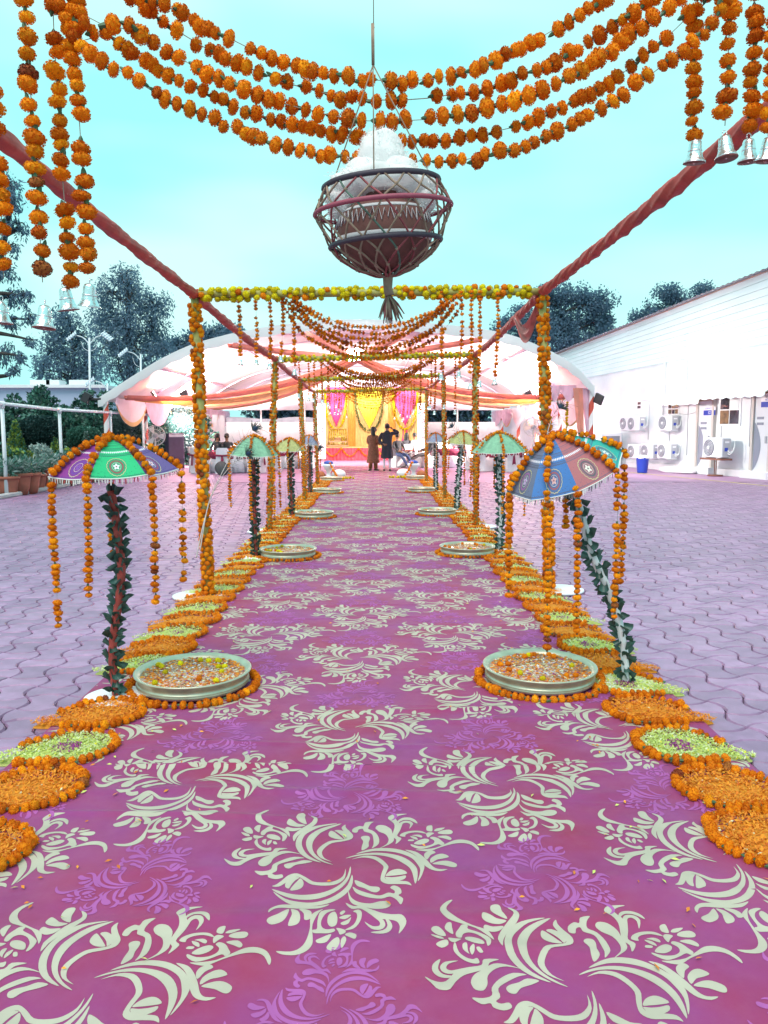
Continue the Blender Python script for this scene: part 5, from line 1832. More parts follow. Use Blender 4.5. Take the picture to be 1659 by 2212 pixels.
# swing seat hung with yellow flowers
def sp(u, v, y): return at(u, v, y)
ysw = 39.6
sw = empty('flower_swing', sp(729, 960, ysw))
tag(sw, 'small swing on the stage hung with rows of yellow marigolds', 'swing')
fr_ = MB()
A, B_, C_, D_ = sp(709, 964, ysw), sp(750, 964, ysw), sp(747, 927, ysw), sp(712, 927, ysw)
for p, q in ((A, D_), (B_, C_), (D_, C_)): fr_.tube([p, q], .045, 6)
fr_.box(sp(730, 954, ysw), (.95, .5, .07)); fr_.box(sp(730, 950, ysw + .2), (.8, .05, .22))
fr_.box(sp(730, 963, ysw), (1.1, .6, .08))
fr_.build('swing_frame', M('swing_wood', (.45, .26, .14), .6), sw)
fl = []
for q in range(9):
    t = q / 8
    a = D_.lerp(C_, t) + Vector((0, -.06, 0)); b = sp(711 + 38 * t, 960 if abs(t - .5) > .2 else 942, ysw - .06)
    fl += [(p, t_, .055, 3) for p, t_ in walk([a, b], .07)]
flowers(sw, fl, 'vlo')
# pale decorated panels at both stage edges
m_cut = M('painted_panel', (.74, .73, .74), .7, noise=(9, .25))
for s_, (u, v0, v1) in enumerate(((694, 860, 985), (911, 860, 985))):
    o = empty('decor_panel', sp(u, 985, 37.6))
    tag(o, 'pale painted ornamental panel at the %s edge of the stage' % SIDE[s_], 'panel', 'ornamental panels by the stage')
    x = sp(u, 920, 37.6).x
    MB().box((x, 37.6, 1.45), (.42, .06, 2.7), 0, None, .02).build('board', m_cut, o)
    mb = MB()
    for q in range(16):
        z = .5 + q * .15
        mb.tube([Vector((x + .15 * math.sin(q * 2.1), 37.56, z)), Vector((x + .15 * math.sin(q * 2.1 + 1), 37.55, z + .09))], .016, 5)
    mb.build('scrollwork', M('panel_ink_%d' % s_, (.10, .12, .20), .7), o)
# white urns with flowers at the end of the carpet
m_urn = M('urn_white', (.74, .78, .84), .4)
m_urnb = M('urn_blue', (.02, .08, .40), .4)
for s_, (u, v) in enumerate(((710, 1034), (893, 1032))):
    f = gr(u, v)
    sg = 1 if s_ == 0 else -1
    o = empty('white_urn', f)
    tag(o, 'white urn with blue top and garlands at the %s end of the carpet' % SIDE[s_], 'urn', 'white urns at the end of the carpet')
    MB().lathe([(.0001, 0), (.16, 0), (.15, .04), (.07, .12), (.06, .20), (.12, .30), (.19, .40), (.20, .46), (.15, .47), (.0001, .44)], 20, f).build('urn_body', m_urn, o)
    MB().ball(f + Vector((0, 0, .50)), .14, 14, 8, 0, (1.1, 1.1, .55)).build('lid', m_urnb, o)
    MB().ball(f + Vector((-.32 * sg * -1, .05, .14)), .19, 14, 10, 0, (1.2, 1, .8)).build('fallen_pot', m_urn, o)
    MB().ball(f + Vector((-.25 * sg, -.1, .12)), .15, 14, 10, 0, (1, 1, .85)).build('clay_bowl', M('urn_clay_%d' % s_, (.42, .13, .05), .7), o)
    garland('floor_garland', [f + Vector((.05 * sg, -.15, .5)), f + Vector((.18 * sg, -.25, .25)), f + Vector((.3 * sg, -.3, .05))], .05, MIX_O, 'vlo', 'orange garland draped down the urn at the %s end of the carpet' % SIDE[s_], 'garlands on the urns', gap=.8)
    garland('floor_garland', [f + Vector((.10 * sg, -.3, .06)), f + Vector((.4 * sg, -.42, .05)), f + Vector((.8 * sg, -.38, .05))], .06, MIX_Y, 'vlo', 'yellow garland lying on the floor by the urn at the %s end' % SIDE[s_], 'garlands on the urns', gap=.7)

# ================================================================== TABLES AND CHAIRS
m_maroon = M('maroon_cloth', (.22, .015, .06), .7, noise=(4, .2))
m_wcloth = M('white_table_cloth', (.70, .71, .75), .85, noise=(5, .08))
m_plate = M('crockery', (.78, .78, .80), .3)
m_dish = M('dish_red', (.45, .05, .08), .5)
def make_table(name):
    o = bpy.data.objects.new(name, None); COL.objects.link(o); o.empty_display_size = .1
    n_ = 64
    MB().lathe([(.86, .02), (.80, .4), (.76, .735), (.0001, .74)], n_, (0, 0, 0), 0, True, None, 1, 1, lambda i, a: 1 + (.05 if i == 0 else .035 if i == 1 else 0) * math.sin(a * 16)).build('skirt_cloth', m_wcloth, o)
    MB().lathe([(.0001, .752), (.765, .75), (.79, .70), (.80, .62), (.80, .50)], n_, (0, 0, 0), 0, True, None, 1, 1, lambda i, a: 1 + (.02 * math.sin(a * 12) if i > 2 else 0)).build('overlay', m_maroon, o)
    for q in range(5):
        a = q * 1.256
        MB().lathe([(.0001, .76), (.10, .765), (.13, .785)], 16, (.5 * math.cos(a), .5 * math.sin(a), 0)).build('plate', m_plate, o)
    for q in range(4):
        a = q * 1.7 + .4
        MB().lathe([(.0001, .76), (.05, .76), (.06, .85), (.05, .86)], 10, (.28 * math.cos(a), .28 * math.sin(a), 0)).build('dish', m_dish, o)
    return o
def make_chair(name):
    o = bpy.data.objects.new(name, None); COL.objects.link(o); o.empty_display_size = .1
    # faces +y: seat in front of the back
    rows = []
    mb = MB()
    base = [(-.24, -.24), (.24, -.24), (.24, .24), (-.24, .24)]
    ringp = []
    for e in range(4):
        a, b = Vector((*base[e], 0)), Vector((*base[(e + 1) % 4], 0))
        for q in range(6): ringp.append(a.lerp(b, q / 6))
    n_ = len(ringp)
    vs, fs = [], []
    for z, g_ in ((.01, 1.08), (.25, 1.03), (.45, 1.0), (.475, .9)):
        for i, p in enumerate(ringp):
            w = 1 + (.03 * math.sin(i * 1.9) if z < .3 else 0)
            vs.append((p.x * g_ * w, p.y * g_ * w, z))
    for l in range(3):
        for i in range(n_):
            i2 = (i + 1) % n_
            fs.append((l * n_ + i, l * n_ + i2, (l + 1) * n_ + i2, (l + 1) * n_ + i))
    fs.append(tuple(3 * n_ + i for i in range(n_)))
    mb.add(vs, fs, 0, True)
    mb.build('seat_cover', m_wcloth, o)
    rows = []
    for i in range(9):
        t = i / 8
        z = .40 + .52 * t
        w = .235 * (1 - .10 * t) * (math.cos((t - .8) * 3.5) if t > .8 else 1)
        rows.append([Vector((-w + 2 * w * j / 6, -.235 - .06 * t - .02 * math.sin(PI * j / 6), z)) for j in range(7)])
    MB().sheet(rows, (0, .05, 0)).build('back_cover', m_wcloth, o)
    sb = MB()
    sb.tube([(-.235, -.20, .66), (-.23, -.285, .66), (0, -.305, .65), (.23, -.285, .66), (.235, -.20, .66)], .035, 6)
    sb.add([(-.03, -.32, .66), (.03, -.32, .66), (.07, -.34, .28), (.0, -.34, .30), (-.07, -.34, .26)], [(0, 1, 2, 3), (0, 3, 4)], 0)
    sb.build('sash', m_maroon, o)
    return o
tp, cp = make_table('banquet_table'), make_chair('covered_chair')
tables = [(Vector((3.05, 32.0, 0)), 'beside the two seated men'), (Vector((-5.4, 28.3, 0)), 'nearest on the left'), (Vector((-3.9, 31.3, 0)), 'second on the left'),
          (Vector((4.9, 29.6, 0)), 'behind the right mint umbrella'), (Vector((-6.0, 34.5, 0)), 'by the side curtain'), (Vector((5.6, 35, 0)), 'by the back sheet')]
CHW = ['nearest the camera', 'on the right side', 'at the far side', 'on the left side', 'at the near left']
for i, (p, w) in enumerate(tables):
    lab = 'round table with white skirt and maroon cloth, %s' % w
    if i == 0: tp.location = p; tag(tp, lab, 'table', 'banquet tables under the marquee')
    else: copy_tree(tp, p, R.uniform(0, 3), lab)
    for q, a in enumerate((-90, -15, 60, 165, 222)):
        if i == 0 and q in (0, 4): continue
        a = rad(a + R.uniform(-9, 9))
        c = p + Vector((math.cos(a), math.sin(a), 0)) * 1.2
        lab = 'covered white chair %s of the table %s' % (CHW[q], w)
        rz = a + PI / 2
        if i == 0 and q == 1: cp.location = c; cp.rotation_euler = (0, 0, rz); tag(cp, lab, 'chair', 'white covered chairs')
        else: copy_tree(cp, c, rz, lab)
# draped counter on the right of the walk
f = gr(936, 1003)
a, b = at(915, 1003, f.y), at(974, 1003, f.y)
o = empty('draped_counter', (a + b) / 2)
tag(o, 'tall counter draped in pale blue cloth behind the right posts', 'counter')
MB().box((a + b) / 2 + Vector((0, .5, .55)), ((b - a).length, 1.0, 1.1), 0, None, .02).build('counter_top', m_wcloth, o)
rows = [[(a + (b - a) * (i / 40)) + Vector((0, -.03 + .02 * math.sin(i * 1.7), z)) for z in (.01, 1.11)] for i in range(41)]
MB().grid(rows).build('drape', M('pale_blue_cloth', (.55, .66, .76), .8, noise=(4, .08)), o)
# pedestal fans, loudspeaker cabinet
def fan(f, h, label, face):
    o = empty('pedestal_fan', f)
    tag(o, label, 'fan', 'pedestal fans under the marquee')
    MB().lathe([(.0001, .05), (.25, .045), (.27, .004)], 20, f).build('base', m_black, o)
    MB().tube([f + Vector((0, 0, .04)), f + Vector((0, 0, h))], .025, 8).build('pole', m_pipe, o)
    c = f + Vector((0, 0, h))
    m3 = frame_of(Vector(face), 0)
    cg = MB()
    for zq in (-.06, .06):
        for r_ in (.10, .22, .34, .36): cg.tube([c + m3 @ Vector((r_ * math.cos(2 * PI * k / 28), r_ * math.sin(2 * PI * k / 28), zq * (1 if r_ < .3 else .4))) for k in range(29)], .006, 4, 0, False)
        for k in range(24): cg.tube([c + m3 @ Vector((.05 * math.cos(k * .2618), .05 * math.sin(k * .2618), zq)), c + m3 @ Vector((.36 * math.cos(k * .2618), .36 * math.sin(k * .2618), zq * .4))], .0035, 3, 0, False)
    cg.build('cage', m_pipe, o)
    for k in range(3):
        a = k * 2 * PI / 3
        rows = [[c + m3 @ Vector((r_ * math.cos(a + s_) , r_ * math.sin(a + s_), .03 * s_)) for s_ in (-.35, 0, .35)] for r_ in (.06, .18, .32)]
        MB().sheet(rows, tuple(m3 @ Vector((0, 0, .004)))).build('blade', m_str_w, o)
    MB().lathe([(.0001, -.14), (.09, -.12), (.10, .02), (.06, .07), (.0001, .075)], 14, c, 0, True, m3).build('motor', m_ac_grey, o)
fan(at(337, 1010, 27.5) * 1 - Vector((0, 0, at(337, 1010, 27.5).z)), at(337, 941, 27.5).z, 'white pedestal fan left of the black loudspeaker cabinet', (.5, -1, 0))
q_ = at(1150, 1010, 28.5); q_.z = 0
fan(q_, at(1150, 922, 28.5).z, 'pedestal fan in front of the bright right side of the marquee', (-.4, -1, 0))
q_ = gr(372, 1012)
o = empty('loudspeaker', q_)
tag(o, 'tall dark purple loudspeaker cabinet on the left under the marquee', 'loudspeaker')
sz = at(372, 936, q_.y).z
m_spk = M('cabinet_purple', (.045, .03, .07), .6, noise=(5, .2))
RZ = Matrix.Rotation(rad(28), 3, 'Z')
MB().box(q_ + Vector((0, .4, sz / 2)), (.62, .75, sz), 0, RZ, .02).build('cabinet', m_spk, o)
for zc in (.3, .6, .85):
    MB().box(q_ + Vector((0, .4, 0)) + RZ @ Vector((.315, 0, sz * zc)), (.02, .60, sz * .2), 0, RZ).build('grille', m_black, o)
MB().box(q_ + Vector((0, .4, 0)) + RZ @ Vector((0, -.38, sz * .93)), (.55, .02, .10), 0, RZ).build('badge', m_ac_grey, o)
q_ = gr(480, 1027)
mb = MB().lathe([(.0001, -.14), (.22, -.14), (.23, -.1), (.23, .12), (.19, .14), (.0001, .13)], 22, q_ + Vector((0, 0, .235)), 0, True, Matrix.Rotation(PI / 2 - .3, 3, 'X'))
tag(mb.build('drum', m_black), 'black round drum standing on its rim by the left covered chairs', 'drum')

# ================================================================== PEOPLE
m_skin = M('skin_brown', (.30, .15, .09), .55)
m_hair = M('hair_black', (.012, .010, .012), .5)
m_kurta_b = M('kurta_black', (.018, .020, .035), .75, noise=(20, .2))
m_kurta_br = M('kurta_brown', (.20, .075, .04), .75, noise=(24, .35))
m_pyj = M('pyjama_white', (.68, .70, .76), .8)
m_salwar = M('salwar_brown', (.24, .10, .04), .75)
m_jeans = M('jeans_blue', (.03, .06, .16), .8, noise=(20, .2))
m_greyt = M('trousers_grey', (.10, .09, .10), .8)
m_greys = M('shirt_charcoal', (.05, .05, .06), .8, noise=(16, .2))
m_whites = M('shirt_white', (.70, .71, .74), .8)
m_shoe = M('shoe_dark', (.04, .03, .03), .5)
def body(name, joints, edges, mats_by_z, parent, root=0):
    """one continuous skinned figure; joints: (x, y, z, radius)"""
    me = bpy.data.meshes.new(name)
    me.from_pydata([j[:3] for j in joints], edges, [])
    o = bpy.data.objects.new(name, me); COL.objects.link(o)
    sk = o.modifiers.new('Skin', 'SKIN'); sk.use_smooth_shade = True
    for i, j in enumerate(joints):
        r_ = j[3] if isinstance(j[3], tuple) else (j[3], j[3])
        me.skin_vertices[0].data[i].radius = r_
    me.skin_vertices[0].data[root].use_root = True
    ss = o.modifiers.new('Subsurf', 'SUBSURF'); ss.levels = 1; ss.render_levels = 1
    dg = bpy.context.evaluated_depsgraph_get()
    m2 = bpy.data.meshes.new_from_object(o.evaluated_get(dg))
    bpy.data.objects.remove(o)
    m2.name = name
    for m in mats_by_z[0]: m2.materials.append(m)
    fn = mats_by_z[1]
    for p in m2.polygons: p.material_index = fn(p.center); p.use_smooth = True
    return put(name, m2, parent)
def face_parts(o, c, d, hair_len, mat_h=m_hair, moustache=False, scale=1.0):
    """hair, nose, ears, eyes; c head centre, d the way the face looks"""
    d = Vector(d).normalized(); s_ = d.cross(Vector((0, 0, 1))).normalized(); up = Vector((0, 0, 1))
    m3 = Matrix((s_, d, up)).transposed()
    hb = MB()
    hb.lathe([(.0001, .128), (.06, .118), (.092, .08), (.102, .03), (.098, -.02), (.088, -.05)], 16, c + m3 @ Vector((0, -.018, 0)), 0, True, m3, .92, 1.05)
    if hair_len > 0:
        rows = [[c + m3 @ Vector(((.095 + .02 * t) * math.sin(a), -.02 - (.098 - .01 * t) * math.cos(a), .03 - hair_len * t)) for a in [(-1.5 + 3.0 * j / 10) for j in range(11)]] for t in (0, .3, .6, 1)]
        hb.sheet(rows, tuple(m3 @ Vector((0, .02, 0))))
    hb.build('hair', mat_h, o)
    fb = MB()
    fb.tube([c + m3 @ Vector((0, .092, .015)), c + m3 @ Vector((0, .118, -.025)), c + m3 @ Vector((0, .094, -.035))], [.008, .014, .010], 6)
    for q in (-1, 1): fb.ball(c + m3 @ Vector((q * .086, -.005, -.01)), .026, 8, 6, 0, (.5, .8, 1.2))
    fb.build('nose_and_ears', m_skin, o)
    eb = MB()
    for q in (-1, 1): eb.ball(c + m3 @ Vector((q * .034, .088, .012)), .010, 8, 5)
    eb.tube([c + m3 @ Vector((-.025, .090, -.062)), c + m3 @ Vector((0, .098, -.060)), c + m3 @ Vector((.025, .090, -.062))], .005, 5)
    if moustache: eb.tube([c + m3 @ Vector((-.036, .090, -.050)), c + m3 @ Vector((0, .104, -.042)), c + m3 @ Vector((.036, .090, -.050))], .010, 5)
    eb.build('eyes_and_mouth', m_hair, o)
def hand(mb, w, d, palm_n):
    """palm and five fingers at wrist w pointing along d"""
    d = Vector(d).normalized(); n_ = Vector(palm_n); n_ = (n_ - d * n_.dot(d)).normalized(); s_ = d.cross(n_)
    mb.tube([w, w + d * .045, w + d * .085], [.024, .034, .032], 8)
    for q in range(4):
        b_ = w + d * .080 + s_ * (.026 - .0175 * q)
        L = (.062, .072, .068, .052)[q]
        mb.tube([b_, b_ + d * L * .5 + n_ * .006, b_ + d * L * .85 + n_ * .026], [.0088, .0082, .0068], 6)
    b_ = w + d * .03 + s_ * .028
    mb.tube([b_, b_ + d * .025 + s_ * .022, b_ + d * .055 + s_ * .022 + n_ * .012], [.011, .010, .008], 6)
def shoes(o, pts, dirs, mat=m_shoe):
    sb = MB()
    for p, d in zip(pts, dirs):
        d = Vector(d).normalized()
        sb.tube([Vector(p) - d * .07 + Vector((0, 0, .04)), Vector(p) + Vector((0, 0, .045)), Vector(p) + d * .10 + Vector((0, 0, .034)), Vector(p) + d * .17 + Vector((0, 0, .026))], [.034, .042, .042, .024], 10)
    sb.build('shoes', mat, o)
def coat(o, rings, mat, name='kurta', n=20, amp=.0):
    mb = MB(); vs, fs = [], []
    for i, (c, rx, ry) in enumerate(rings):
        for k in range(n):
            a = 2 * PI * k / n
            w = 1 + (amp * math.sin(a * 7 + i) if i < len(rings) / 2 else 0)
            vs.append((c[0] + rx * w * math.cos(a), c[1] + ry * w * math.sin(a), c[2]))
    for i in range(len(rings) - 1):
        for k in range(n):
            k2 = (k + 1) % n
            fs.append((i * n + k, i * n + k2, (i + 1) * n + k2, (i + 1) * n + k))
    mb.add(vs, fs, 0, True)
    mb.build(name, mat, o)
def sleeve(o, P, r, mat):
    MB().tube(catmull(P, 4), [r[0] + (r[1] - r[0]) * i / (4 * (len(P) - 1)) for i in range(4 * (len(P) - 1) + 1)], 12).build('sleeve', mat, o)
# --- man in black kurta, back to us, right hand to his ear
f = gr(836, 1018); X0, Y0 = f.x, f.y
o = empty('person', f)
tag(o, 'standing man in black kurta and white trousers, hand raised to his ear', 'person')
J = [(0, 0, .93, (.13, .10)), (0, .0, 1.15, (.14, .10)), (0, 0, 1.36, (.15, .10)), (0, 0, 1.47, .06), (0, .0, 1.53, .056), (.01, .015, 1.62, (.085, .095)), (.01, .015, 1.70, (.075, .085)),
     (-.095, 0, .86, .09), (-.105, -.01, .48, .062), (-.11, 0, .10, .042), (.095, 0, .86, .09), (.105, -.01, .48, .062), (.11, 0, .10, .042),
     (-.20, 0, 1.39, .06), (-.27, .02, 1.13, .046), (-.12, -.12, 1.00, .034), (.20, 0, 1.40, .06), (.40, .05, 1.44, .046), (.19, .08, 1.58, .034)]
ED = [(0, 1), (1, 2), (2, 3), (3, 4), (4, 5), (5, 6), (0, 7), (7, 8), (8, 9), (0, 10), (10, 11), (11, 12), (2, 13), (13, 14), (14, 15), (2, 16), (16, 17), (17, 18)]
J = [(x + X0, y + Y0, z, r_) for x, y, z, r_ in J]
body('body', J, ED, ([m_skin, m_pyj], lambda c: 1 if c.z < .95 else 0), o)
coat(o, [((X0, Y0, .48), .235, .17), ((X0, Y0, .75), .215, .16), ((X0, Y0, .98), .19, .145), ((X0, Y0, 1.15), .185, .135), ((X0, Y0, 1.33), .215, .135), ((X0, Y0, 1.41), .20, .11), ((X0, Y0, 1.465), .10, .085), ((X0, Y0, 1.51), .075, .075)], m_kurta_b)
P3 = lambda x, y, z: Vector((X0 + x, Y0 + y, z))
sleeve(o, [P3(-.15, 0, 1.39), P3(-.215, .0, 1.33), P3(-.275, .02, 1.13), P3(-.15, -.10, 1.015)], (.078, .052), m_kurta_b)
sleeve(o, [P3(.15, 0, 1.39), P3(.24, .01, 1.41), P3(.405, .05, 1.44), P3(.24, .075, 1.545)], (.078, .050), m_kurta_b)
hb = MB(); hand(hb, P3(-.13, -.12, 1.00), (1, -.3, -.1), (0, -1, .2)); hand(hb, P3(.20, .08, 1.575), (-.8, -.1, .55), (-.3, -.4, -.8)); hb.build('hands', m_skin, o)
face_parts(o, P3(.01, .015, 1.655), (.25, 1, 0), 0)
shoes(o, [P3(-.11, 0, 0), P3(.11, 0, 0)], [(-.15, 1, 0), (.2, 1, 0)])
# --- woman in brown kurta, seen from the side, facing right
f = gr(806, 1017); X0, Y0 = f.x, f.y
o = empty('person', f)
tag(o, 'woman in long brown kurta standing beside the man in black', 'person')
J = [(0, 0, .86, (.12, .10)), (0, 0, 1.06, (.12, .10)), (0, 0, 1.26, (.13, .10)), (.01, 0, 1.36, .055), (.02, 0, 1.41, .05), (.035, 0, 1.50, (.08, .09)), (.035, 0, 1.575, (.07, .08)),
     (-.08, .0, .80, .085), (-.09, .0, .45, .06), (-.10, 0, .09, .038), (.08, 0, .80, .085), (.09, 0, .45, .06), (.10, 0, .09, .038),
     (-.16, .03, 1.29, .052), (-.19, .05, 1.06, .042), (.0, .07, .95, .032), (.15, -.06, 1.29, .052), (.17, -.09, 1.07, .042), (.30, -.06, .99, .030)]
J = [(x + X0, y + Y0, z, r_) for x, y, z, r_ in J]
body('body', J, ED, ([m_skin, m_salwar], lambda c: 1 if c.z < .85 and c.z > .07 else 0), o)
coat(o, [((X0, Y0, .30), .25, .20), ((X0, Y0, .60), .225, .18), ((X0, Y0, .85), .205, .165), ((X0, Y0, 1.03), .165, .14), ((X0, Y0, 1.20), .185, .145), ((X0, Y0, 1.30), .17, .115), ((X0, Y0, 1.355), .09, .08), ((X0, Y0, 1.385), .068, .068)], m_kurta_br, 'kurta', 20, .03)
for q in (-1, 1): MB().tube([P3(q * .09, 0, .34), P3(q * .095, 0, .20), P3(q * .10, 0, .085)], [.085, .08, .062], 12).build('trouser_leg', m_salwar, o)
sleeve(o, [P3(-.12, .03, 1.29), P3(-.165, .03, 1.24), P3(-.195, .05, 1.06), P3(-.05, .07, .965)], (.068, .045), m_kurta_br)
sleeve(o, [P3(.11, -.05, 1.29), P3(.155, -.07, 1.23), P3(.175, -.09, 1.07), P3(.27, -.065, 1.0)], (.068, .045), m_kurta_br)
hb = MB(); hand(hb, P3(.295, -.06, .99), (1, .1, -.1), (0, 0, -1)); hand(hb, P3(-.01, .07, .95), (1, .2, 0), (0, -1, 0)); hb.build('hands', m_skin, o)
face_parts(o, P3(.035, 0, 1.535), (.9, .45, 0), .24)
shoes(o, [P3(-.10, 0, 0), P3(.10, 0, 0)], [(-.3, -.8, 0), (.7, -.7, 0)])
# --- seated figures
def seated(pos, face, label, shirt, trousers, lean=0.0, legs=.45, hair=0.0, moustache=False, hl=.0):
    fx = Vector(face).normalized(); sx = fx.cross(Vector((0, 0, 1)))
    m3 = Matrix((sx, fx, Vector((0, 0, 1)))).transposed()
    T = lambda x, y, z: Vector(pos) + m3 @ Vector((x, y, z))
    o = empty('person', pos)
    tag(o, label, 'person')
    J = [(0, 0, .56, (.15, .12)), (0, lean * .4, .78, (.14, .11)), (0, lean * .9, 1.00, (.15, .10)), (0, lean * 1.05, 1.11, .058), (0, lean * 1.1, 1.165, .054), (0, lean * 1.1 + .02, 1.255, (.085, .095)), (0, lean * 1.1 + .02, 1.33, (.075, .085)),
         (-.10, .10, .54, .09), (-.13, .44, .52, .068), (-.15, .44 + legs * .6, .09, .044), (.10, .10, .54, .09), (.13, .44, .50, .068), (.16, .44 + legs * .8, .09, .044),
         (-.19, lean * .9, 1.03, .058), (-.24, lean * .6 + .08, .80, .046), (-.12, .30, .68, .034), (.19, lean * .9, 1.03, .058), (.24, lean * .6 + .08, .80, .046), (.12, .32, .68, .034)]
    JW = []
    for x, y, z, r_ in J:
        p = T(x, y, z); JW.append((p.x, p.y, p.z, r_))
    inv = m3.transposed()
    def fn(c):
        q = inv @ (Vector(c) - Vector(pos))
        if q.z > lean * 0 + 1.09: return 0
        if q.z < .62 and (q.y > .02 or q.z < .6): return 2
        if q.y > .25 and q.z > .62: return 0 if abs(q.x) < .2 and q.y > .27 else 1
        return 1
    body('body', JW, ED, ([m_skin, shirt, trousers], fn), o)
    hb = MB(); hand(hb, T(-.12, .30, .68), m3 @ Vector((.3, 1, -.3)), (0, 0, -1)); hand(hb, T(.12, .32, .68), m3 @ Vector((-.3, 1, -.3)), (0, 0, -1)); hb.build('hands', m_skin, o)
    face_parts(o, T(0, lean * 1.1 + .02, 1.29), fx, hl, moustache=moustache)
    shoes(o, [T(-.15, .44 + legs * .6, 0), T(.16, .44 + legs * .8, 0)], [m3 @ Vector((0, 1, 0))] * 2)
    return o
f = gr(862, 1012); f = f + Vector((0, .7, 0))
seated(f, (.55, -1, 0), 'seated man with moustache in dark shirt and blue jeans, facing the camera', m_greys, m_jeans, -.10, .75, moustache=True)
copy_tree(cp, f, math.atan2(-1, .55) - PI / 2, 'white covered chair under the seated man with moustache')
f = gr(925, 1010)
seated(f, (-1, -.25, 0), 'person in charcoal top and grey trousers seated facing left, legs stretched out', m_greys, m_greyt, -.16, 1.0, hl=.22)
copy_tree(cp, f, math.atan2(-.25, -1) - PI / 2, 'white covered chair under the person with stretched out legs')
for u, y, fc, lab, sh, hl_ in ((878, 33.3, (-.2, 1, 0), 'long-haired diner at the table beyond the seated men', m_greys, .24), (896, 33.2, (-.5, -.6, 0), 'diner in white shirt at the table beyond the seated men', m_whites, 0),
                               (470, 29.4, (-.3, -1, 0), 'diner seated at the left table behind the first post', m_greys, .2), (490, 29.6, (.3, -1, 0), 'diner in dark clothes beside the left mint umbrella', m_greys, 0)):
    p = at(u, 960, y); p.z = 0
    seated(p, fc, lab, sh, m_greyt, 0, .3, hl=hl_)
    copy_tree(cp, p, math.atan2(fc[1], fc[0]) - PI / 2, 'white covered chair under the %s' % lab.split(' at ')[0].split(' seated')[0].split(' beside')[0])
# ================================================================== GARDEN on the left
m_leaf_dark = M('foliage_dark', (.020, .060, .058), .6, island=.45, trans=.25)
m_leaf_mid = M('foliage_mid', (.060, .170, .125), .6, island=.45, trans=.25)
m_leaf_lime = M('foliage_lime', (.22, .30, .05), .6, island=.4, trans=.25)
m_leaf_grey = M('foliage_grey', (.28, .36, .34), .6, island=.35, trans=.2)
m_leaf_euc = M('foliage_eucalypt', (.12, .21, .29), .6, island=.2, trans=.45)
m_leaf_euc2 = M('foliage_acacia', (.11, .20, .29), .6, island=.2, trans=.45)
m_bark = M('bark_grey', (.12, .10, .10), .9, noise=(5, .4), bump=(12, .5, .02))
m_bark_d = M('bark_dark', (.05, .045, .045), .9, noise=(5, .4), bump=(12, .5, .02))
m_pot = M('flower_pot_clay', (.33, .10, .065), .8, noise=(6, .2), bump=(30, .2, .004))
m_soil = M('soil', (.05, .035, .03), .95)
m_fence = M('fence_white', (.72, .74, .78), .6, noise=(3, .05))
def leaves(P, D, size, asp, mats, name, parent, droop=0.0, two=False):
    """one small folded leaf per point; P (n,3), D (n,3) outward lean"""
    n = len(P)
    a = NR.normal(size=(n, 3)) + D * 1.2
    a[:, 2] -= droop
    a /= np.linalg.norm(a, axis=1, keepdims=True) + 1e-9
    b = np.cross(a, NR.normal(size=(n, 3)))
    b /= np.linalg.norm(b, axis=1, keepdims=True) + 1e-9
    s = size * NR.uniform(.6, 1.3, (n, 1))
    w = s * asp
    V = np.stack([P, P + a * s * .5 + b * w, P + a * s, P + a * s * .5 - b * w], 1).reshape(-1, 3)
    F = np.arange(n * 4).reshape(n, 4)
    mi = NR.randint(0, len(mats), n) if len(mats) > 1 else None
    return put(name, np_mesh(name, V, F, mats, mi), parent)
def blob_points(c, r, n, shell=.55, sq=(1, 1, 1)):
    d = NR.normal(size=(n, 3)); d /= np.linalg.norm(d, axis=1, keepdims=True)
    q = (shell + (1 - shell) * NR.rand(n, 1)) ** .8
    return np.array(c) + d * q * r * np.array(sq), d
def tree(base, h, crown, n, leaf, asp, mats, label, group, trunk_r=.22, bark=None, droop=.5, lean=(0, 0), cl_r=(.5, 1.1), density=1.0):
    """crown: list of (dx, dy, z, r) masses; each broken into ragged leaf clumps carried by limbs"""
    o = empty('tree', base)
    tag(o, label, 'tree', group)
    base = Vector(base)
    tb = MB()
    topz = max(z + r * .4 for _, _, z, r in crown)
    T = [base, base + Vector((lean[0] * .3, lean[1] * .3, h * .3)), base + Vector((lean[0] * .6, lean[1] * .6, h * .6)), base + Vector((lean[0], lean[1], h * .9))]
    TT = catmull(T, 6)
    tb.tube(TT, [trunk_r * (1 - .8 * i / (len(TT) - 1)) for i in range(len(TT))], 9)
    Ps, Ds = [], []
    for (dx, dy, z, r) in crown:
        c = base + Vector((dx, dy, z))
        j = min(TT, key=lambda p: (p - (c - Vector((0, 0, r * .9)))).length)
        mid = j.lerp(c, .5) + Vector((R.uniform(-.2, .2), R.uniform(-.2, .2), R.uniform(-.1, .3)))
        tb.tube(catmull([j, mid, c], 4), [trunk_r * .38 * (1 - .75 * i / 8) for i in range(9)], 6)
        k = max(6, int(12 * r * density))
        for _ in range(k):
            d = Vector((R.gauss(0, 1), R.gauss(0, 1), R.gauss(0, .9))).normalized() * r * R.uniform(.35, 1.0)
            q = c + d
            if R.random() < .6: tb.tube([c, c.lerp(q, .6) + Vector((0, 0, .1)), q], [trunk_r * .12, trunk_r * .08, .008], 4, 0, False)
            rr_ = R.uniform(*cl_r) * min(1.0, .45 + r * .3)
            p_, d_ = blob_points(q, rr_, max(20, int(5.5 * n * rr_ ** 2)), .25, (1, 1, .8 + .35 * droop))
            Ps.append(p_); Ds.append(d_)
    tb.build('trunk', bark or m_bark, o)
    cr = leaves(np.concatenate(Ps), np.concatenate(Ds) * .3, leaf, asp, mats, 'crown', o, droop)
    tag(cr, kind='stuff')
def T(u, v, y): return at(u, v, y)
def ground_at(u, y):
    p = at(u, 925, y); return Vector((p.x, p.y, 0))
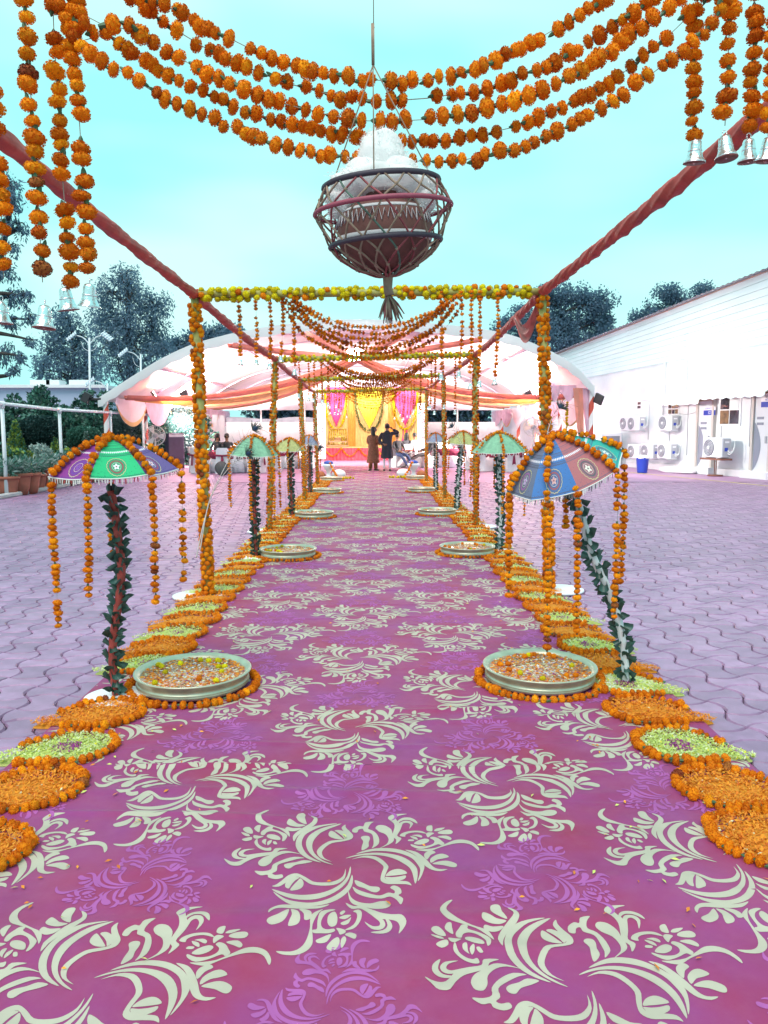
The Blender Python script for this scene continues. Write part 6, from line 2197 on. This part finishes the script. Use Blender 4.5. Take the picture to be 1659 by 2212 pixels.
def crown_px(base, y, masses):
    out = []
    for u, v, rp in masses:
        p = at(u, v, y); out.append((p.x - base.x, R.uniform(-.6, .6) * rp / FOC * y, p.z, rp / FOC * y))
    return out
EU = [m_leaf_euc, m_leaf_euc, m_leaf_euc2]
gl = 'trees behind the yard'
b = ground_at(285, 52)
tree(b, at(270, 560, 52).z, crown_px(b, 52, [(262, 590, 30), (240, 630, 36), (290, 625, 34), (330, 660, 34), (225, 680, 40), (275, 690, 42), (325, 710, 40), (240, 740, 42), (300, 755, 42), (345, 755, 34), (255, 790, 36), (310, 800, 34)]),
     40, .26, .16, EU, 'tall drooping eucalyptus behind the left side of the marquee', gl, .42, m_bark_d, 1.0)
b = ground_at(165, 55)
tree(b, at(160, 690, 55).z, crown_px(b, 55, [(150, 690, 26), (125, 720, 30), (175, 725, 30), (105, 760, 32), (150, 770, 34), (195, 770, 30), (95, 800, 26), (140, 815, 32), (190, 815, 30)]),
     40, .25, .2, EU, 'rounder eucalyptus left of the tall one, behind the lamp post', gl, .34, m_bark_d, .7)
b = ground_at(-75, 24)
tree(b, at(-30, 380, 24).z, crown_px(b, 24, [(5, 390, 34), (-30, 430, 50), (28, 440, 30), (-10, 490, 42), (30, 480, 22), (15, 535, 26), (-25, 560, 40), (25, 585, 24), (55, 640, 20), (10, 640, 28), (62, 690, 16), (20, 690, 22), (70, 735, 14), (5, 760, 22), (30, 800, 14), (50, 770, 10)]),
     150, .16, .15, EU, 'nearest eucalyptus, its drooping twigs entering at the left picture edge', gl, .26, m_bark_d, 1.3, (1.6, .3), (.18, .38), 2.6)
b = ground_at(450, 58)
tree(b, at(450, 700, 58).z, crown_px(b, 58, [(455, 715, 26), (425, 735, 26), (490, 725, 26), (400, 755, 22), (520, 735, 20), (380, 745, 20), (455, 750, 30)]),
     40, .34, .2, EU, 'dark tree top showing above the left slope of the marquee', gl, .3, m_bark_d, .5)
b = ground_at(1205, 56)
tree(b, at(1200, 615, 56).z, crown_px(b, 56, [(1210, 640, 32), (1255, 645, 34), (1180, 640, 26), (1290, 660, 28), (1160, 680, 34), (1215, 690, 40), (1275, 700, 40), (1300, 690, 22), (1120, 690, 26), (1090, 710, 24), (1240, 730, 36), (1180, 735, 36), (1290, 735, 26), (1130, 740, 30)]),
     70, .19, .30, [m_leaf_euc2, m_leaf_euc], 'broad feathery tree right of the first right post, behind the marquee', gl, .4, m_bark_d, .3)
b = ground_at(1470, 58)
tree(b, at(1450, 625, 58).z, crown_px(b, 58, [(1440, 640, 26), (1470, 650, 26), (1405, 670, 26), (1385, 690, 18), (1430, 685, 30), (1510, 635, 22), (1540, 640, 16), (1480, 680, 28)]),
     70, .19, .30, [m_leaf_euc2, m_leaf_euc], 'tree rising over the roof of the right building', gl, .36, m_bark_d, .3)
for u in (600, 690, 900, 1000, 1350):
    b = ground_at(u, 66)
    tree(b, 5.2, [(0, 0, 4.2, 1.8), (-1.6, 0, 3.2, 1.7), (1.6, 0, 3.3, 1.7), (0, .4, 2.2, 1.9)], 26, .34, .3, [m_leaf_euc2, m_leaf_dark], 'dark tree beyond the open strip at the back of the marquee, %s' % {600: 'leftmost', 690: 'left of the stage', 900: 'right of the stage', 1000: 'further right', 1350: 'behind the building end'}[u], gl, .3, m_bark_d, .2)
# pale blue building far left
m_pale = M('far_wall_blue', (.40, .46, .62), .9, noise=(.3, .06))
fb_ = empty('far_building', at(90, 925, 47) - Vector((0, 0, 1.6)))
tag(fb_, 'long pale blue building with a flat parapet behind the hedge at far left', 'building')
xa, xb = at(-420, 925, 47).x, at(228, 925, 47).x
zt2 = at(100, 838, 47).z
MB().box(((xa + xb) / 2, 50, zt2 / 2), (xb - xa, 6, zt2)).build('wall', m_pale, fb_)
MB().box(((xa + xb) / 2, 49.9, zt2 + .09), (xb - xa + .3, 6.4, .18)).build('parapet', m_fence, fb_)
for u in (80, 165, 108):
    p = at(u, 832, 47.6)
    MB().box((p.x, 48.5, zt2 + .36), (1.2 if u != 108 else .8, 1.0, .36)).build('roof_block', m_fence, fb_)
# tall hedge shrubs
def shrub(base, h, w, mats, label, group, n, leaf, spire=True, name='shrub'):
    o = empty(name, base); tag(o, label, 'shrub', group)
    base = Vector(base)
    tb = MB(); Ps, Ds = [], []
    k = 7 if spire else 4
    for s_ in range(k):
        dx, dy = R.uniform(-w, w) * .8, R.uniform(-w, w) * .6
        hh = h * R.uniform(.55, 1.0) if s_ else h
        tb.tube([base + Vector((dx * .4, dy * .4, 0)), base + Vector((dx, dy, hh * .5)), base + Vector((dx * 1.1, dy, hh * .95))], [.04, .028, .01], 5)
        m_ = int(n / k)
        t = NR.rand(m_) ** .8
        rad_ = w * .55 * (1.05 - t) ** .7 + .05
        a = NR.rand(m_) * 2 * PI; q = np.sqrt(NR.rand(m_))
        clump = 1 + .35 * np.sin(t * 23 + s_) 
        P_ = np.stack([base.x + dx * np.minimum(1.05, .5 + t) + rad_ * clump * q * np.cos(a), base.y + dy + rad_ * clump * q * np.sin(a), base.z + .08 + hh * t], 1)
        Ps.append(P_); Ds.append(np.stack([np.cos(a), np.sin(a), .4 + 0 * a], 1))
    tb.build('stem', m_bark_d, o)
    tag(leaves(np.concatenate(Ps), np.concatenate(Ds), leaf, .34, mats, 'foliage', o), kind='stuff')
hs = [(28, 885, 'at the left picture edge'), (65, 845, 'behind the clipped cone'), (92, 858, 'behind the clipped dome'), (122, 868, 'behind the second fence post'), (150, 842, 'with the tallest spire, left of the lamp post'), (175, 868, 'beside the lamp post'), (205, 880, 'left of the first striped pole'), (255, 892, 'between the first two striped poles'), (325, 896, 'behind the white fan'), (390, 900, 'behind the loudspeaker')]
for u, v, w in hs:
    y = R.uniform(31, 34)
    b = ground_at(u, y)
    shrub(b, at(u, v, y).z, 1.45, [m_leaf_mid, m_leaf_mid, m_leaf_dark], 'tall leafy hedge shrub %s' % w, 'hedge shrubs behind the fence', 5200, .17)
# clipped topiary
def topiary(base, prof, mats, label, n, leaf=.075, stem=0.0):
    o = empty('topiary', base); tag(o, label, 'topiary', 'clipped bushes behind the fence')
    base = Vector(base)
    MB().tube([base, base + Vector((0, 0, prof[0][1] + .3))], .05, 6).build('stem', m_bark_d, o)
    MB().lathe([(max(.0001, r * .90), z) for r, z in prof], 20, base, 0).build('clipped_core', mats[0], o)
    zs_ = np.array([z for _, z in prof]); rs = np.array([r for r, _ in prof])
    t = NR.rand(n * 2)
    z = zs_[0] + (zs_[-1] - zs_[0]) * t
    r_ = np.interp(z, zs_, rs)
    keep = NR.rand(n * 2) < (r_ / rs.max() + .08)
    z, r_ = z[keep][:n], r_[keep][:n]
    a = NR.rand(len(z)) * 2 * PI
    r2 = r_ * NR.uniform(.90, 1.0, len(z))
    P_ = np.stack([base.x + r2 * np.cos(a), base.y + r2 * np.sin(a), base.z + z], 1)
    D_ = np.stack([np.cos(a), np.sin(a), .4 + 0 * a], 1)
    tag(leaves(P_, D_, leaf, .35, mats, 'foliage', o), kind='stuff')
def dome(r, z0, h): return [(.0001, z0)] + [(r * math.sin(PI * i / 12) ** .7, z0 + h * (1 - math.cos(PI * i / 12)) / 2) for i in range(1, 12)] + [(.0001, z0 + h)]
def cone(r, z0, h): return [(.0001, z0), (r * .9, z0 + .06), (r, z0 + h * .12), (r * .72, z0 + h * .45), (r * .34, z0 + h * .8), (.0001, z0 + h)]
y = 24.0
def sc(px): return px / FOC * y
b = ground_at(33, y); topiary(b, cone(sc(25), .05, at(33, 905, y).z - .1), [m_leaf_lime, m_leaf_mid], 'clipped yellow-green cone bush at the far left', 5200)
b = ground_at(88, y + .8); topiary(b, dome(sc(43), at(88, 966, y).z, at(88, 898, y).z - at(88, 966, y).z), [m_leaf_dark], 'big dark clipped dome bush beside the cone', 7500)
b = ground_at(88, y + .3); topiary(b, dome(sc(15), at(88, 986, y).z, .3), [m_leaf_dark], 'small dark clipped ball under the big dome', 1800)
b = ground_at(118, y); topiary(b, cone(sc(17), .05, at(118, 950, y).z), [m_leaf_lime, m_leaf_mid], 'small yellow-green cone bush right of the big dome', 3000)
y = 27.0
b = ground_at(181, y); topiary(b, dome(sc(33), at(180, 966, y).z, at(180, 923, y).z - at(180, 966, y).z), [m_leaf_mid], 'green clipped dome bush beside the lamp post', 5200)
b = ground_at(186, y - 1); topiary(b, cone(sc(13), .05, at(186, 936, y - 1).z), [m_leaf_mid, m_leaf_grey], 'slim grey-green cone bush above the left umbrella', 2400)
b = ground_at(262, 29); topiary(b, dome(.65, .8, 1.5), [m_leaf_dark], 'dark clipped ball between the first two striped poles', 2600)
b = ground_at(385, 33); topiary(b, dome(1.0, .6, 1.9), [m_leaf_dark, m_leaf_grey], 'clipped dome bush behind the loudspeaker cabinet', 3200)
# white pole fence
fo = empty('pole_fence', Vector((-8.8, 24, 0)))
tag(fo, 'white pole fence with one top rail along the planting bed', 'fence')
fp = []
for u, v, y in ((-90, 868, 14.4), (4, 872, 18.0), (128, 885, 21.6), (238, 891, 25.4), (308, 895, 28.8), (355, 899, 32.4), (400, 902, 36)):
    p = at(u, v, y); fp.append(p)
    MB().tube([Vector((p.x, p.y, 0)), p], .045, 8).build('fence_post', m_fence, fo)
    MB().tube([p + Vector((0, 0, -.10)), p + Vector((0, 0, .06))], .062, 8).build('post_clamp', m_fence, fo)
for a, b in zip(fp, fp[1:]): MB().tube([a, b], .042, 8).build('rail', m_fence, fo)
# planting bed, bushes and the row of pots
bed = MB().grid([[Vector((x, y, .03)) for x in (-16, -8.75)] for y in (10, 42)], 0, False)
tag(bed.build('planting_bed', m_soil), kind='structure')
kb = MB().box((-8.55, 26, .05), (.16, 32, .10), 0, None, .02)
tag(kb.build('kerb', M('kerb_concrete', (.42, .40, .42), .9, noise=(3, .2))), kind='structure')
gs = MB()
bushes = [(15, 990, 19.2, .42, .85, [m_leaf_mid], 'leafy green bush by the first fence post'), (40, 975, 20, .42, 1.0, [m_leaf_mid, m_leaf_lime], 'bright green bush behind the pots'), (75, 965, 20.6, .5, 1.08, [m_leaf_grey], 'silvery leaved bush in front of the dome'),
          (105, 990, 21.4, .45, .85, [m_leaf_grey, m_leaf_mid], 'grey-green bush beside the silvery one'), (140, 985, 22.5, .5, .9, [m_leaf_lime, m_leaf_mid], 'yellow-green fern bush left of the umbrella'), (165, 985, 23.4, .5, .8, [m_leaf_mid], 'low green bush above the left umbrella')]
for u, v, y, w, h, mt, lab in bushes:
    shrub(ground_at(u, y), h, w, mt, lab, 'bushes behind the pots', 1500, .10, False, 'bush')
pots = [(2, 1058, .24), (22, 1072, .27), (46, 1069, .30), (68, 1066, .29), (84, 1061, .25), (107, 1057, .33), (130, 1052, .25), (146, 1050, .26), (163, 1046, .24), (180, 1044, .24), (196, 1041, .24)]
for i, (u, v, r_) in enumerate(pots):
    f = gr(u, v); f.x -= .05
    o = empty('potted_plant', f)
    pos_ = ['at the left picture edge', 'second', 'third', 'fourth', 'fifth', 'sixth, the widest', 'seventh', 'eighth', 'ninth', 'tenth', 'eleventh'][i]
    tag(o, 'clay pot with feathery plant, %s%s' % (pos_, '' if i == 0 else ' in the row from the left picture edge'), 'potted plant', 'row of clay pots at the bed')
    h = r_ * 1.75
    MB().lathe([(.0001, 0), (r_ * .62, 0), (r_ * .78, h * .3), (r_ * .93, h * .8), (r_ * .95, h * .86), (r_ * 1.06, h * .87), (r_ * 1.08, h), (r_ * .96, h * 1.01), (r_ * .92, h * .9), (.0001, h * .88)], 22, f).build('pot', m_pot, o)
    n_ = 420
    a = NR.rand(n_) * 2 * PI; q = np.sqrt(NR.rand(n_)); t = NR.rand(n_)
    P_ = np.stack([f.x + (r_ * .5 + .35 * t * r_ * 2) * q * np.cos(a), f.y + (r_ * .5 + .35 * t * r_ * 2) * q * np.sin(a), h * .9 + t * r_ * R.uniform(1.0, 1.7)], 1)
    D_ = np.stack([np.cos(a), np.sin(a), .9 + 0 * a], 1)
    tag(leaves(P_, D_, .16, .10, [m_leaf_mid, m_leaf_grey] if i else [m_leaf_grey], 'plant', o), kind='stuff')
# lamp posts with solar panels
m_lp = M('lamp_post_white', (.62, .68, .74), .5)
m_sol = M('solar_panel', (.35, .42, .52), .3)
def lamp_post(u, vt, y, two, label):
    b = ground_at(u, y); t = at(u, vt, y)
    o = empty('lamp_post', b); tag(o, label, 'lamp post', 'solar lamp posts')
    MB().tube([b, t], [.07, .05], 8).build('pole', m_lp, o)
    k = y / FOC
    for s_ in ((-1, 1) if two else (-1,)):
        tip = t + Vector((s_ * 33 * k, 0, 6 * k))
        MB().tube(catmull([t - Vector((0, 0, 14 * k)), t + Vector((s_ * 14 * k, 0, 1 * k)), tip], 5), .03, 6).build('arm', m_lp, o)
        MB().tube(catmull([t - Vector((0, 0, 28 * k)), t + Vector((s_ * 12 * k, 0, -22 * k)), t + Vector((s_ * 17 * k, 0, -8 * k))], 5), .015, 5).build('brace', m_lp, o)
        pn = MB()
        m3 = Matrix.Rotation(s_ * rad(38), 3, 'Y') @ Matrix.Rotation(rad(40), 3, 'X')
        pn.box(tip + Vector((s_ * 4 * k, 0, -3 * k)), (22 * k, 14 * k, .04), 0, m3)
        pnl = pn.build('panel', m_sol, o)
        fr = MB()
        for q in range(5):
            fr.box(tip + Vector((s_ * 4 * k, 0, -3 * k)) + m3 @ Vector((-11 * k + 5.5 * k * q, 0, .02)), (.05, 14 * k, .05), 0, m3)
        fr.box(tip + Vector((s_ * 4 * k, 0, -3 * k)) + m3 @ Vector((0, 0, .022)), (22 * k, .05, .052), 0, m3)
        fr.build('panel_frame', m_lp, pnl)
lamp_post(193, 730, 38, True, 'tall white lamp post with two solar arms rising over the hedge')
lamp_post(304, 765, 44, False, 'white solar lamp post behind the left slope of the marquee')
lamp_post(232, 828, 46, False, 'short solar lamp post at the end of the pale blue building')
# flood light pair on the left front corner of the tent
p = at(195, 863, TF)
mb = MB().tube([p, Vector((arch[0][0] + .1, TF, arch[0][1]))], .05, 6)
mb.box(p + Vector((-.12, 0, .06)), (.22, .2, .32), 0, Matrix.Rotation(.5, 3, 'Y'))
tag(mb.build('corner_spotlight', m_black), 'dark unlit spotlight on an arm at the left front corner of the marquee', 'spotlight')
